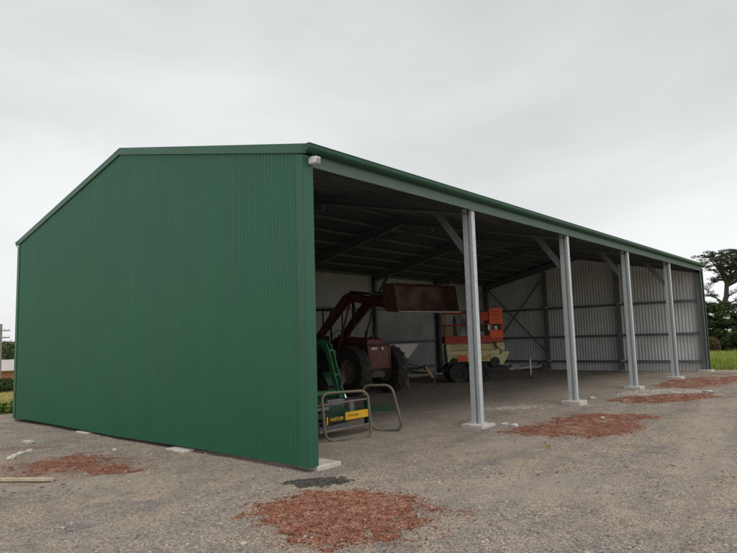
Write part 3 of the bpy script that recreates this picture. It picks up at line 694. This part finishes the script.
def text(body, size, loc, m, parent, sx=1.0, off=0.0):
    c = bpy.data.curves.new('lettering', 'FONT'); c.body = body; c.size = size; c.extrude = .001; c.align_x = 'CENTER'; c.align_y = 'CENTER'; c.offset = off
    t = bpy.data.objects.new('lettering', c); COL.objects.link(t)
    dg = bpy.context.evaluated_depsgraph_get(); me_ = bpy.data.meshes.new_from_object(t.evaluated_get(dg)); bpy.data.objects.remove(t)
    o = bpy.data.objects.new('lettering', me_); COL.objects.link(o); me_.materials.clear(); me_.materials.append(m)
    o.parent = parent; o.location = loc; o.rotation_euler = (PI / 2, 0, 0); o.scale = (sx, 1, 1); return o
text('HUSTLER', .078, (-.115, -2.3995, .345), M['yellow'], d1, 1.0, .0008)
text('SOFTHANDS', .05, (.29, -2.4015, .365), M['black'], d2, 1.0)
# two pipe hoops
def hoop(a, b, z0, z1, rails, lean):
    a, b = V(a), V(b); d = (b - a); l = d.length; d.normalize(); r = .13; pts = []
    lean = V(lean)
    def P(s, z): return a + d * s + V((0, 0, z)) + lean * (z - z0) / (z1 - z0)
    for (cx, cz, a0) in ((r, z0 + r, 180), (l - r, z0 + r, 270), (l - r, z1 - r, 0), (r, z1 - r, 90)):
        for k in range(7):
            t = math.radians(a0 + 15 * k); pts.append(P(cx + r * math.cos(t), cz + r * math.sin(t)))
    mb = MB(); mb.tube(pts, .024, 12, True); o = mb.build('clamp_hoop', M['hoop'], gt)
    if rails:
        m2 = MB()
        for z in rails: m2.bar(P(.02, z), P(l - .02, z), .03, .11)
        m2.build('hoop_rail', M['dark_green'], o)
    return o
hoop((-.46, -2.47, 0), (.30, -2.82, 0), .03, .81, None, (-.04, .045, 0))
hoop((.90, -2.33, 0), (1.19, -2.80, 0), .03, .84, (.42,), (-.13, .13, 0))

# ------------------------------------------------------------------ plant trailer (drawbar towards local +X, near side local -Y)
tr = thing('plant_trailer', 'dark tandem trailer with raised loading ramp and jockey wheel at the back of the shed', 'trailer', (14.5, 6.62, -.02), math.radians(-48.7))
for x in (-.47, .36):
    for y in (-.86, .86): wheel(tr, (x, y, .36), .36, .22, .20, 22, 'y', M['dark_iron'], .012, .3)
mb = MB()
for y in (-.62, .62): mb.box((.20, y, .44), (2.5, .08, .12))
mb.box((.20, 0, .52), (2.45, 1.30, .04)); mb.box((-.06, 0, .36), (1.2, 1.5, .06)); mb.build('deck', M['dark_iron'], tr, .008)
for y in (-.86, .86):
    mb = MB(); mb.prism([(-.90, .50), (-.82, .76), (.72, .76), (.80, .50), (.77, .50), (.70, .735), (-.80, .735), (-.87, .50)], y - .12, y + .12, 'y'); mb.build('mudguard', M['dark_iron'], tr)
mb = MB()
for y in (-.40, -.14, .14, .40): mb.box((-1.04, y, 1.48), (.09, .19, 2.2))
for k in range(9): mb.box((-1.10, 0, .55 + k * .24), (.03, .98, .04))
mb.build('loading_ramp', M['dark_iron'], tr, .006)
mb = MB(); mb.bar((1.40, -.60, .44), (2.45, 0, .46), .08, .10); mb.bar((1.40, .60, .44), (2.45, 0, .46), .08, .10); mb.box((2.55, 0, .46), (.35, .10, .08)); mb.box((2.76, 0, .50), (.12, .10, .10)); mb.build('drawbar', M['galv_dull'], tr, .006)
mb = MB(); mb.tube([(2.38, -.10, .12), (2.38, -.10, .78)], .032, 12); mb.tube([(2.38, -.10, .78), (2.38, -.22, .80), (2.38, -.22, .86)], .014, 8); mb.box((2.38, -.05, .46), (.10, .14, .08)); jk = mb.build('jockey_stand', M['galv'], tr)
mb = MB(); mb.lathe([(-.03, .04), (-.03, .09), (.03, .09), (.03, .04)], (2.40, -.10, .10), 'y', 20); mb.build('jockey_wheel', M['tyre'], jk)
mb = MB(); mb.lathe([(-.10, .0), (-.10, .17), (.10, .17), (.10, .0)], (2.95, .35, .42), 'y', 20); mb.box((2.6, .2, .36), (.7, .06, .05)); mb.build('spare_wheel', M['tyre'], tr)
mb = MB(); mb.box((1.72, -.35, .52), (.30, .24, .16)); mb.build('tool_box', M['galv_dull'], tr, .01)

# ------------------------------------------------------------------ scissor lift on that trailer (same local axes)
sl = thing('scissor_lift', 'orange and cream scissor lift with lowered platform standing on the trailer', 'scissor lift', (14.5, 6.62, -.02), math.radians(-48.7))
mb = MB(); mb.prism([(-.80, .72), (.95, .72), (1.05, .60), (1.28, .60), (1.40, .80), (1.52, 1.02), (1.52, 1.10), (1.25, 1.10), (1.20, .98), (-.80, .98)], -.46, .46, 'y'); mb.prism([(-.82, .98), (1.20, .98), (1.20, 1.16), (-.82, 1.16)], -.44, .44, 'y')
mb.build('chassis', M['cream'], sl, .012)
mb = MB()
for k in range(4): mb.bar((-.78, -.30, 1.20 + k * .055), (1.12, -.30, 1.20 + k * .055), .05, .045); mb.bar((-.78, .30, 1.20 + k * .055), (1.12, .30, 1.20 + k * .055), .05, .045)
mb.box((.1, 0, 1.30), (1.6, .4, .15)); mb.box((1.22, -.1, 1.28), (.30, .6, .28)); mb.box((-.72, 0, 1.28), (.2, .7, .24)); mb.build('scissor_stack', M['cream'], sl, .006)
for x in (-.55, .98):
    for y in (-.40, .40):
        mb = MB(); mb.lathe([(-.07, .0), (-.07, .18), (.07, .18), (.07, .0)], (x, y, .72), 'y', 20); mb.build('wheel', M['tyre'], sl)
mb = MB(); mb.box((-.25, -.47, .86), (.36, .02, .26)); mb.build('battery_door', M['orange'], sl, .006)
mb = MB(); mb.box((.22, 0, 1.46), (2.16, .86, .06)); mb.box((.22, -.43, 1.57), (2.16, .02, .26)); mb.box((.22, .43, 1.57), (2.16, .02, .26)); mb.box((-.86, 0, 1.57), (.02, .84, .26)); mb.build('platform', M['dark_orange'], sl, .004)
mb = MB()
for y in (-.42, .42):
    for x in (-.84, .82, 1.26): mb.tube([(x, y, 1.48), (x, y, 2.58)], .02, 8)
    mb.tube([(-.84, y, 2.58), (1.28, y, 2.58)], .022, 8); mb.tube([(-.84, y, 2.12), (1.28, y, 2.12)], .02, 8)
mb.tube([(-.84, -.42, 2.58), (-.84, .42, 2.58)], .022, 8); mb.tube([(-.84, -.42, 2.12), (-.84, .42, 2.12)], .02, 8)
gr_ = mb.build('guard_rail', M['dark_orange'], sl)
mb = MB(); mb.box((1.08, -.44, 2.42), (.46, .05, .60)); mb.box((1.30, 0, 2.42), (.04, .86, .60)); mb.box((1.08, -.44, 1.74), (.46, .05, .30)); mb.box((1.30, 0, 1.74), (.04, .86, .30)); mb.tube([(.85, -.44, 1.6), (.85, -.44, 2.7)], .03, 8); mb.tube([(1.31, -.44, 1.6), (1.31, -.44, 2.7)], .03, 8); mb.build('end_panel', M['orange'], sl, .01)
mb = MB(); mb.box((.60, -.44, 2.42), (.36, .03, .34)); mb.build('side_panel', M['dark_orange'], sl, .01)
mb = MB(); mb.box((1.12, -.40, 2.02), (.24, .14, .18)); mb.build('control_box', M['black'], sl, .02)
mb = MB(); mb.box((.82, -.45, 2.00), (.10, .02, .20)); mb.build('warning_label', M['white_plastic'], sl)
mb = MB(); mb.box((1.06, -.50, 1.98), (.10, .02, .12)); mb.build('warning_label', M['white_plastic'], sl)
mb = MB(); mb.box((.52, -.35, 1.98), (.30, .2, .24)); mb.build('tool_case', M['dark_iron'], sl, .02)
mb = MB(); mb.box((-.72, -.35, 1.86), (.34, .05, .44)); mb.build('board', M['tan_card'], sl, .01)
mb = MB(); mb.box((-.45, -.30, 2.0), (.12, .14, .72)); mb.box((-.45, -.30, 2.40), (.08, .1, .14)); mb.build('control_column', M['dark_iron'], sl, .02)

for (x, z, w, h_) in ((1.0, 2.58, .30, .04), (1.0, 2.48, .30, .04), (1.0, 2.30, .30, .03)):
    mb = MB(); mb.box((x + .06, -.468, z), (w, .008, h_)); mb.build('slot', M['dark_orange'], sl)
mb = MB(); mb.tube([(.86, -.36, 1.9), (.90, -.40, 1.6), (1.0, -.46, 1.35), (1.22, -.42, 1.15), (1.15, -.44, .95)], .018, 8); mb.build('cable', M['black'], sl)
for x in (-.55, .35, .80):
    mb = MB(); mb.box((x, -.468, .88), (.02, .012, .22)); mb.build('seam', M['dark_iron'], sl)
mb = MB(); mb.box((.62, -.466, .87), (.22, .008, .13)); mb.build('data_plate', M['yellow_paint'], sl)
mb = MB(); mb.box((1.30, -.30, .92), (.12, .10, .10)); mb.build('motor_cap', M['grey_iron'], sl, .02)
for y in (-.40, .40):
    mb = MB(); mb.bar((-.80, y, .66), (1.0, y, .66), .03, .05); mb.build('pothole_guard', M['dark_iron'], sl)
# ------------------------------------------------------------------ trailed spreader with pale hopper
sp = thing('spreader', 'white hopper spreader with chain drawbar standing behind the maroon tractor', 'spreader', (10.74, 6.87, -.02), math.radians(-48.7))
mb = MB()
b0 = [(-.45, -.62, 1.04), (.22, -.62, 1.04), (.22, .35, 1.04), (-.45, .35, 1.04)]; t0 = [(-.52, -.46, 1.50), (.60, -.46, 1.50), (.60, .6, 1.50), (-.52, .6, 1.50)]
def ins(P, q): 
    c = V((sum(p[0] for p in P) / 4, sum(p[1] for p in P) / 4, P[0][2])); return [tuple(c + (V(p) - c) * q) for p in P]
ti, bi = ins(t0, .94), [(p[0], p[1], p[2] + .03) for p in ins(b0, .9)]
mb.add(b0 + t0 + ti + bi, [(0, 1, 2, 3)] + [(i, (i + 1) % 4, (i + 1) % 4 + 4, i + 4) for i in range(4)] + [(i + 4, (i + 1) % 4 + 4, (i + 1) % 4 + 8, i + 8) for i in range(4)] + [(i + 8, (i + 1) % 4 + 8, (i + 1) % 4 + 12, i + 12) for i in range(4)] + [(15, 14, 13, 12)])
mb.build('hopper', M['hopper'], sp, .006)
mb = MB()
for x, y in ((-.40, -.33), (.20, -.33), (.20, .33), (-.40, .33)): mb.bar((x, y, 1.06), (x, y, .10), .05, .05)
for y in (-.33, .33): mb.bar((-.6, y, .46), (.75, y, .46), .06, .08); mb.bar((-.4, y, .82), (.2, y, .82), .04, .05)
mb.bar((.7, -.33, .46), (.7, .33, .46), .06, .08); mb.build('frame', M['rail_grey'], sp, .004)
mb = MB(); mb.tube([(-.35, -.36, .86), (.05, -.36, .70), (.5, -.30, .66), (.86, -.2, .74)], .035, 8); mb.tube([(-.2, 0, .62), (.9, 0, .50)], .03, 8); mb.box((.80, -.2, .70), (.12, .14, .16)); mb.tube([(.10, -.36, .80), (.35, -.34, .82), (.75, -.3, .68)], .014, 6); mb.tube([(.0, -.36, .95), (.3, -.36, .84), (.6, -.32, .74)], .012, 6); mb.build('drawbar', M['dark_iron'], sp)
mb = MB(); mb.bar((.80, -.30, .74), (1.03, -.30, .36), .05, .06); mb.build('draw_strut', M['yellow_paint'], sp, .006)
mb = MB(); mb.bar((1.08, -.24, .58), (1.08, -.24, .03), .05, .05); mb.bar((1.08, -.30, .34), (1.22, -.30, .40), .04, .03); mb.box((1.08, -.24, .02), (.12, .12, .02)); mb.build('prop_stand', M['grey_iron'], sp, .004)
for y in (-.42, .42): wheel(sp, (-.2, y, .33), .33, .18, .18, 18, 'y', M['rim_pale'], .012, .4)
mb = MB(); mb.lathe([(-.03, .0), (-.03, .24), (.0, .24), (.0, .0)], (-.1, 0, .92), 'z', 20); mb.build('spinner_disc', M['rail_grey'], sp)

# ------------------------------------------------------------------ odds and ends on the yard
pb = MB(); a, b = V((-2.15, 2.45, 0)), V((-2.95, 3.55, 0)); pb.bar((a.x, a.y, h1(a.x, a.y) + .028), (b.x, b.y, h1(b.x, b.y) + .03), .055, .04)
tag(pb.build('timber_batten', M['timber'], None, .004), 'pale timber batten lying on the gravel at the left edge', 'batten')
def rock(loc, r, label, group, seed):
    random.seed(seed); bm = bmesh.new(); bmesh.ops.create_icosphere(bm, subdivisions=2, radius=r)
    for v in bm.verts: v.co = v.co * (1 + .35 * noise.noise(v.co * (1.6 / r) + V((seed, 0, 0)))); v.co.z *= .55; v.co.x *= 1.25
    me_ = bpy.data.meshes.new('rock'); bm.to_mesh(me_); bm.free(); me_.materials.append(M['stone']); o = bpy.data.objects.new('limestone_lump', me_); COL.objects.link(o)
    o.location = (loc[0], loc[1], surf(*loc) + r * .22); o.rotation_euler = (0, 0, seed * 1.7); tag(o, label, 'stone', group)
SG = 'white limestone lumps beside the faded red patch'
rock((-1.87, 4.66), .055, 'low white limestone lump at the left end of a loose row of four', SG, 1)
rock((-1.73, 4.80), .065, 'second white limestone lump from the left in a loose row of four', SG, 2)
rock((-1.55, 4.97), .055, 'white limestone lump at the right end of a loose row of four', SG, 3)
rock((-1.97, 4.50), .06, 'white limestone lump nearest the batten, in front of its row', SG, 4)
rock((-1.19, 6.0), .08, 'single white limestone lump farther back on the yard near the left edge', 'lone pale stones', 5)
rock((-.66, 3.86), .045, 'small pale stone between the faded red patch and the green wall', 'lone pale stones', 6)
S2 = 'pale stones along the open front'
rock((4.85, -.18), .06, 'pale flat stone just right of the nearest post footing, left of a pair', S2, 7)
rock((4.80, -.40), .07, 'pale flat stone just right of the nearest post footing, right of a pair', S2, 8)
rock((6.55, -1.37), .055, 'bright pale stone in the middle of the double red patch', S2, 9)
rock((12.9, -1.9), .10, 'pale stone to the right of the crushed concrete spill', S2, 10)
rock((10.5, .35), .08, 'pale stone on the floor just left of the third post', S2, 12)
rock((-2.17, -1.50), .025, 'tiny grey stone at the left rim of the large foreground red patch', S2, 11)
random.seed(21)

# ------------------------------------------------------------------ vegetation
def leaves(mb, c, rad, n, size, flat=1.0, mi=0, asp=2.2):
    c = V(c)
    for _ in range(n):
        d = V((random.gauss(0, 1), random.gauss(0, 1), random.gauss(0, 1))).normalized() * rad * random.random() ** .45; d.z *= flat
        p = c + d; a = V((random.gauss(0, 1), random.gauss(0, 1), random.gauss(0, .6))).normalized(); b = a.cross(V((random.gauss(0, 1), random.gauss(0, 1), random.gauss(0, 1)))).normalized()
        s = size * random.uniform(.6, 1.4); a *= s * asp / 2; b *= s / 2
        o = len(mb.v); mb.v += [tuple(p - a), tuple(p + b), tuple(p + a), tuple(p - b)]; mb.f.append((o, o + 1, o + 2, o + 3)); mb.m.append(mi)
def limb(mb, p0, p1, r0, r1, bend=.12, n=6):
    p0, p1 = V(p0), V(p1); L_ = (p1 - p0).length; k = V((random.uniform(-1, 1), random.uniform(-1, 1), random.uniform(-.4, .8))) * L_ * bend
    P = [p0.lerp(p1, t / n) + k * math.sin(PI * t / n) for t in range(n + 1)]; mb.tube(P, [r0 + (r1 - r0) * t / n for t in range(n + 1)], 7); return P
# umbrella cypress to the right of the shed
ub = V((53.2, 6.3, -.3))
um = thing('cypress_tree', 'tall umbrella shaped cypress with bare forked trunk right of the shed', 'tree', ub)
tk = MB(); fo = MB()
def L_(p): return V(p) - ub
fork = L_((53.87, 4.86, 5.75))
tk.tube([(0, 0, -.2), (.1, -.2, 1.2), L_((53.6, 5.6, 2.6)), L_((53.8, 5.0, 4.4)), fork], [.38, .29, .24, .20, .16], 9)
cen = L_((54.1, 4.3, 6.2))
tips = []
for k in range(11):
    a = k * 2 * PI / 11 + random.uniform(-.25, .25); R_ = random.uniform(1.4, 2.9)
    tip = V((cen.x + R_ * math.cos(a), cen.y + R_ * math.sin(a), 8.55 - .13 * R_ * R_ + random.uniform(-.2, .25)))
    P = limb(tk, fork + V((0, 0, random.uniform(-.5, .1))), tip, .12, .035, .10); tips.append(tip)
    for q in range(4):
        s = P[random.randrange(2, 6)]; t2 = s + V((random.uniform(-.9, .9), random.uniform(-.9, .9), random.uniform(.1, .7))); t2.z = min(t2.z, 8.6); limb(tk, s, t2, .045, .014, .15, 4); tips.append(t2)
for t in tips:
    for _ in range(2):
        c = t + V((random.uniform(-.6, .6), random.uniform(-.6, .6), random.uniform(-.05, .28))); leaves(fo, c, random.uniform(.25, .5), 80, .058, .36)
for _ in range(64):
    a = random.uniform(0, 2 * PI); R_ = 2.9 * math.sqrt(random.random()); c = V((cen.x + R_ * math.cos(a), cen.y + R_ * math.sin(a), 8.62 - .15 * R_ * R_ + random.uniform(-.12, .12)))
    if noise.noise(c * .9) < -.12: continue
    leaves(fo, c, random.uniform(.28, .52), 85, .056, .30)
for k in range(26):
    a = random.uniform(0, 2 * PI); R_ = random.uniform(1.0, 2.9); tip = V((cen.x + R_ * math.cos(a), cen.y + R_ * math.sin(a), random.uniform(6.0, 7.9) - .06 * R_ * R_))
    P = limb(tk, fork + V((0, 0, random.uniform(.0, .5))), tip, .06, .015, .16)
    for q in P[4:]: leaves(fo, q + V((random.uniform(-.2, .2), random.uniform(-.2, .2), .05)), random.uniform(.2, .42), 50, .056, .4)
# lower stubs with tufts and the long arching limb on the left
for (p1, tuft) in (((52.2, 7.6, 3.4), 1), ((53.2, 6.9, 4.6), 1), ((54.6, 3.2, 4.3), 1), ((54.9, 2.4, 3.2), 1), ((54.8, 3.6, 5.2), 1), ((53.0, 6.6, 5.4), 1), ((54.3, 4.0, 3.4), 1), ((53.2, 6.4, 3.1), 1)):
    P = limb(tk, L_((53.72, 5.2, 3.6)), L_(p1), .08, .02, .18)
    for q in P[3:]: leaves(fo, q + V((0, 0, .1)), .38, 70, .06, .5)
P = limb(tk, L_((53.6, 5.6, 2.2)), L_((52.4, 7.0, 4.6)), .12, .05, .14); limb(tk, P[-1], L_((52.2, 7.4, 5.4)), .05, .02, .1)
leaves(fo, L_((52.3, 7.3, 5.5)), .6, 90, .085, .6); leaves(fo, L_((52.2, 7.6, 4.9)), .5, 70, .085, .6)
tk.build('trunk', M['bark'], um, fixn=False); fo.build('crown', M['needles'], um, smooth=0, fixn=False)
def bush(name, label, cat, base, rx, ry, h, n, m, leaf=.14, group=None, trunk=True, per=95, low=.05, seed=0):
    o = thing(name, label, cat, base, 0, group); f_ = MB(); t_ = MB()
    for i in range(n):
        a = random.uniform(0, 2 * PI); r = math.sqrt(random.random()); z = h * (low + (1 - low) * random.random() ** .85)
        q = (z / h); wdt = math.sqrt(max(.05, 1 - max(0, (q - .45) / .58) ** 2)) * (.78 + .22 * min(1, q / .25))
        wdt *= 1 + .28 * noise.noise(V((math.cos(a) * 1.6 + seed, math.sin(a) * 1.6, z * 1.3)))
        c = V((rx * r * wdt * math.cos(a), ry * r * wdt * math.sin(a), z))
        leaves(f_, c, random.uniform(.7, 1.3) * leaf * 3.0, per, leaf * .62, .75)
    if trunk:
        t_.tube([(0, 0, -.2), (.05, 0, h * .35), (0, .05, h * .75)], [h * .04, h * .03, h * .012], 8)
        for k in range(6): limb(t_, (0, 0, h * random.uniform(.2, .5)), (rx * .6 * math.cos(k * 1.05), ry * .6 * math.sin(k * 1.05), h * random.uniform(.5, .85)), h * .018, h * .006)
        t_.build('trunk', M['bark'], o, fixn=False)
    f_.build('crown', m, o, smooth=0, fixn=False); return o
HG = 'dark trees along the paddock edge right of the shed'
bush('hedge_tree', 'dark bushy tree against the far corner of the shed', 'tree', (49.2, 7.2, -.3), 1.8, 1.8, 5.0, 210, M['needles'], .12, HG, seed=1)
bush('hedge_tree', 'dark rounded tree below the umbrella cypress', 'tree', (50.6, 5.0, -.3), 1.9, 1.9, 4.0, 210, M['shrubleaf'], .12, HG, seed=2)
bush('hedge_tree', 'dark rounded tree at the right edge of the picture', 'tree', (51.4, 2.3, -.3), 1.9, 1.9, 4.5, 210, M['needles'], .12, HG, seed=3)
bush('hedge_tree', 'low dark shrub in front of the umbrella cypress', 'shrub', (49.4, 3.3, -.25), 1.3, 1.3, 1.9, 110, M['shrubleaf'], .11, HG, seed=4)
bush('dry_shrub', 'dry brown shrub at the foot of the dark hedge', 'shrub', (47.7, 5.15, -.25), .45, .5, 1.15, 42, M['brownleaf'], .08, None, seed=5)
bush('hedge_tree', 'dark low tree half hidden behind the far shed corner', 'tree', (47.6, 7.4, -.3), 1.2, 1.2, 2.8, 110, M['shrubleaf'], .12, HG, seed=6)
# left: paddock, hedge, house, trees, pole
bush('hedge', 'low dark hedge in front of the brick house', 'hedge', (11.6, 44.5, h1(11.6, 44.5) - .1), 5.0, .9, 1.05, 300, M['shrubleaf'], .10, None, False, seed=7)
TG = 'trees behind the brick house'
for (x, y, r, h_, lb, m_) in ((26.6, 90, 3.4, 7.6, 'rounded olive tree behind the pale roof of the brick house', 'gumleaf'), (20.0, 92, 3.2, 6.2, 'lower tree at the left picture edge behind the brick house', 'gumleaf'), (34, 96, 3.6, 6.6, 'tree farther right behind the brick house, mostly behind the shed', 'shrubleaf')):
    z = h1(x, y); bush('leafy_tree', lb, 'tree', (x, y, z - .9), r, r, h_, 230, M[m_], .20, TG, seed=x)
hx, hy = 22.6, 77.5; hzz = -3.4
hs = thing('brick_house', 'low orange brick house with pale roof beyond the hedge', 'house', (hx, hy, hzz), math.radians(-14))
mb = MB(); mb.box((0, 0, 1.35), (9, 7, 2.7)); mb.prism([(-3.5, 2.7), (3.5, 2.7), (0, 3.75)], -4.5, 4.5, 'x'); mb.build('wall', M['brick'], hs)
for s in (-1, 1):
    mb = MB(); mb.bar((-4.9, s * 1.95, 3.20), (4.9, s * 1.95, 3.20), 4.2, .10, (0, s * .30, 1)); mb.build('roof', M['pale_roof'], hs)
for x in (-2.4, 1.8):
    mb = MB(); mb.box((x, -3.52, 1.6), (1.5, .08, 1.1)); wn = mb.build('window', M['white_plastic'], hs)
    mb = MB(); mb.box((x, -3.57, 1.6), (1.36, .04, .96)); mb.build('pane', M['window_glass'], wn)
px_, py_ = 15.94, 61.16
pl = thing('power_pole', 'timber power pole with two crossarms at the left edge', 'power pole', (px_, py_, h1(px_, py_) - .3))
zt = 3.72 - (h1(px_, py_) - .3)
mb = MB(); mb.tube([(0, 0, 0), (0, 0, zt + .5)], [.14, .11], 10); mb.build('pole', M['pole_wood'], pl)
for z in (zt - .15, zt - .85):
    mb = MB(); mb.bar((-.72, .27, z), (.72, -.27, z), .09, .11); ca = mb.build('crossarm', M['pole_wood'], pl)
    mb = MB()
    for q in (-.65, -.3, .3, .65): mb.tube([(q, -q * .375, z + .05), (q, -q * .375, z + .2)], .035, 6)
    mb.build('insulator', M['white_plastic'], ca)
# grass: blades
def blades(name, label, cnt, region, m, hgt, wid):
    vs = []; fs = []
    n = 0
    while n < cnt:
        x, y, k = region(); 
        if k <= 0: continue
        z = h1(x, y); n += 1; a = random.uniform(0, 2 * PI); h_ = hgt * random.uniform(.5, 1.3) * k; w_ = wid * random.uniform(.7, 1.4); lx, ly = random.gauss(0, .35) * h_, random.gauss(0, .35) * h_
        o = len(vs); vs += [(x - w_ * math.cos(a), y - w_ * math.sin(a), z - .01), (x + w_ * math.cos(a), y + w_ * math.sin(a), z - .01), (x + lx, y + ly, z + h_)]; fs.append((o, o + 1, o + 2))
    me_ = bpy.data.meshes.new(name); me_.from_pydata(vs, [], fs); me_.materials.append(m); o = bpy.data.objects.new(name, me_); COL.objects.link(o)
    return tag(o, label, 'grass', kind='stuff')
def right_field():
    d = 24.2 + 28 * random.random() ** 1.2; a = math.radians(random.uniform(5, 15)); x, y = -5.487 + d * math.cos(a) / math.cos(a - .7147), -5.879 + d * math.sin(a) / math.cos(a - .7147)
    if x < 23.6 + .5 * noise.noise(V((x, y, 0))): return x, y, 0
    return x, y, .8 + .6 * noise.noise(V((x * .5, y * .5, 0)))
blades('paddock_grass', 'bright green paddock grass right of the shed', 42000, right_field, M['grassblade'], .26, .016)
def left_field():
    d = 15.6 + 34 * random.random() ** 1.4; a = math.radians(random.uniform(68.5, 76)); x, y = -5.487 + d * math.cos(a) / math.cos(a - .7147), -5.879 + d * math.sin(a) / math.cos(a - .7147)
    if y < 12.5 + .06 * x + .3 * noise.noise(V((x * 2, y * 2, 0))): return x, y, 0
    return x, y, .9 + .5 * noise.noise(V((x * .5, y * .5, 0)))
blades('straw_grass', 'yellowish dry grass left behind the shed', 26000, left_field, M['drygrass'], .16, .010)
wd = MB()
for _ in range(50):
    c = V((random.gauss(0, .28), random.gauss(0, .10), random.uniform(.02, .28))); leaves(wd, c, .10, 22, .04, 1.0, 0, 3.5)
w_ = wd.build('weed_clump', M['weed'], None, smooth=0, fixn=False); w_.location = (.20, 12.35, h1(.2, 12.35)); tag(w_, 'clump of fresh green weeds at the gravel edge left of the shed', 'weeds')
for (x, y, lb) in ((3.08, -1.84, 'small yellowish weed tuft on the gravel in front of the double red patch'), (3.76, -2.8, 'small olive weed tuft alone on the gravel at the lower right')):
    wd = MB()
    for _ in range(8): leaves(wd, (random.gauss(0, .06), random.gauss(0, .06), .01), .035, 8, .010, .4, 0, 4)
    w_ = wd.build('weed_tuft', M['drygrass'], None, smooth=0, fixn=False); w_.location = (x, y, surf(x, y)); tag(w_, lb, 'weed', 'weed tufts on the gravel')

# ------------------------------------------------------------------ sky and light
world = bpy.data.worlds.new('World'); sc.world = world; world.use_nodes = True
nt = world.node_tree; N = nt.nodes; L = nt.links; bg = N['Background']
SUN_EL, SUN_AZ = math.radians(58), math.radians(205)
sky = N.new('ShaderNodeTexSky'); sky.sky_type = 'NISHITA'; sky.sun_disc = False; sky.sun_elevation = SUN_EL; sky.sun_rotation = SUN_AZ; sky.air_density = 1; sky.dust_density = 4
tc = N.new('ShaderNodeTexCoord')
mp = N.new('ShaderNodeMapping'); mp.inputs['Scale'].default_value = (1.0, 1.0, 2.6); L.new(tc.outputs['Generated'], mp.inputs['Vector'])
n1 = N.new('ShaderNodeTexNoise'); n1.inputs['Scale'].default_value = 1.7; n1.inputs['Detail'].default_value = 7; n1.inputs['Roughness'].default_value = .5; n1.inputs['Distortion'].default_value = .3; L.new(mp.outputs['Vector'], n1.inputs['Vector'])
sx = N.new('ShaderNodeSeparateXYZ'); L.new(tc.outputs['Generated'], sx.inputs[0])
r1 = N.new('ShaderNodeMapRange'); r1.inputs['From Min'].default_value = .0; r1.inputs['From Max'].default_value = .55; r1.inputs['To Min'].default_value = 1.04; r1.inputs['To Max'].default_value = .79; L.new(sx.outputs['Z'], r1.inputs['Value'])
r2 = N.new('ShaderNodeMapRange'); r2.inputs['From Min'].default_value = .34; r2.inputs['From Max'].default_value = .66; r2.inputs['To Min'].default_value = .86; r2.inputs['To Max'].default_value = 1.09; L.new(n1.outputs['Fac'], r2.inputs['Value'])
r3 = N.new('ShaderNodeMapRange'); r3.inputs['From Min'].default_value = .6; r3.inputs['From Max'].default_value = 1.0; r3.inputs['To Min'].default_value = 1.0; r3.inputs['To Max'].default_value = 1.5; L.new(sx.outputs['Z'], r3.inputs['Value'])
def wm(a, b):
    x = N.new('ShaderNodeMath'); x.operation = 'MULTIPLY'
    for i, q in enumerate((a, b)):
        if isinstance(q, float): x.inputs[i].default_value = q
        else: L.new(q, x.inputs[i])
    return x.outputs[0]
val = wm(wm(wm(r1.outputs[0], r2.outputs[0]), r3.outputs[0]), 8.5)
vm = N.new('ShaderNodeVectorMath'); vm.operation = 'SCALE'; vm.inputs[0].default_value = (.985, 1.0, 1.005); L.new(val, vm.inputs['Scale'])
mx = N.new('ShaderNodeMix'); mx.data_type = 'RGBA'; mx.inputs[0].default_value = .93; L.new(sky.outputs[0], mx.inputs[6]); L.new(vm.outputs[0], mx.inputs[7])
L.new(mx.outputs[2], bg.inputs['Color']); bg.inputs['Strength'].default_value = .1
sun = bpy.data.lights.new('sun', 'SUN'); sun.energy = .9; sun.angle = math.radians(25); sun.color = (1, .97, .93)
so = bpy.data.objects.new('sun', sun); COL.objects.link(so)
sd = V((math.sin(SUN_AZ) * math.cos(SUN_EL), math.cos(SUN_AZ) * math.cos(SUN_EL), math.sin(SUN_EL)))
so.rotation_euler = sd.to_track_quat('Z', 'Y').to_euler(); so.location = (0, -20, 30)

# ------------------------------------------------------------------ camera
yaw, pitch, roll = .71473, .10312, -.0292
fwd = V((math.cos(yaw) * math.cos(pitch), math.sin(yaw) * math.cos(pitch), math.sin(pitch)))
rgt = V((math.sin(yaw), -math.cos(yaw), 0)); upv = rgt.cross(fwd)
r_ = rgt * math.cos(roll) + upv * math.sin(roll); u_ = -rgt * math.sin(roll) + upv * math.cos(roll)
cam = bpy.data.cameras.new('camera'); cam.sensor_width = 36; cam.sensor_fit = 'HORIZONTAL'; cam.lens = 604.9 / 737 * 36; cam.clip_end = 3000; cam.clip_start = .05
co = bpy.data.objects.new('camera', cam); COL.objects.link(co)
mt = Matrix((r_, u_, -fwd)).transposed().to_4x4(); mt.translation = V((-5.4867, -5.8791, 1.6695)); co.matrix_world = mt
sc.camera = co
sc.view_settings.view_transform = 'Standard'; sc.view_settings.look = 'None'; sc.view_settings.exposure = .15; sc.view_settings.gamma = 1; sc.view_settings.use_curve_mapping = False
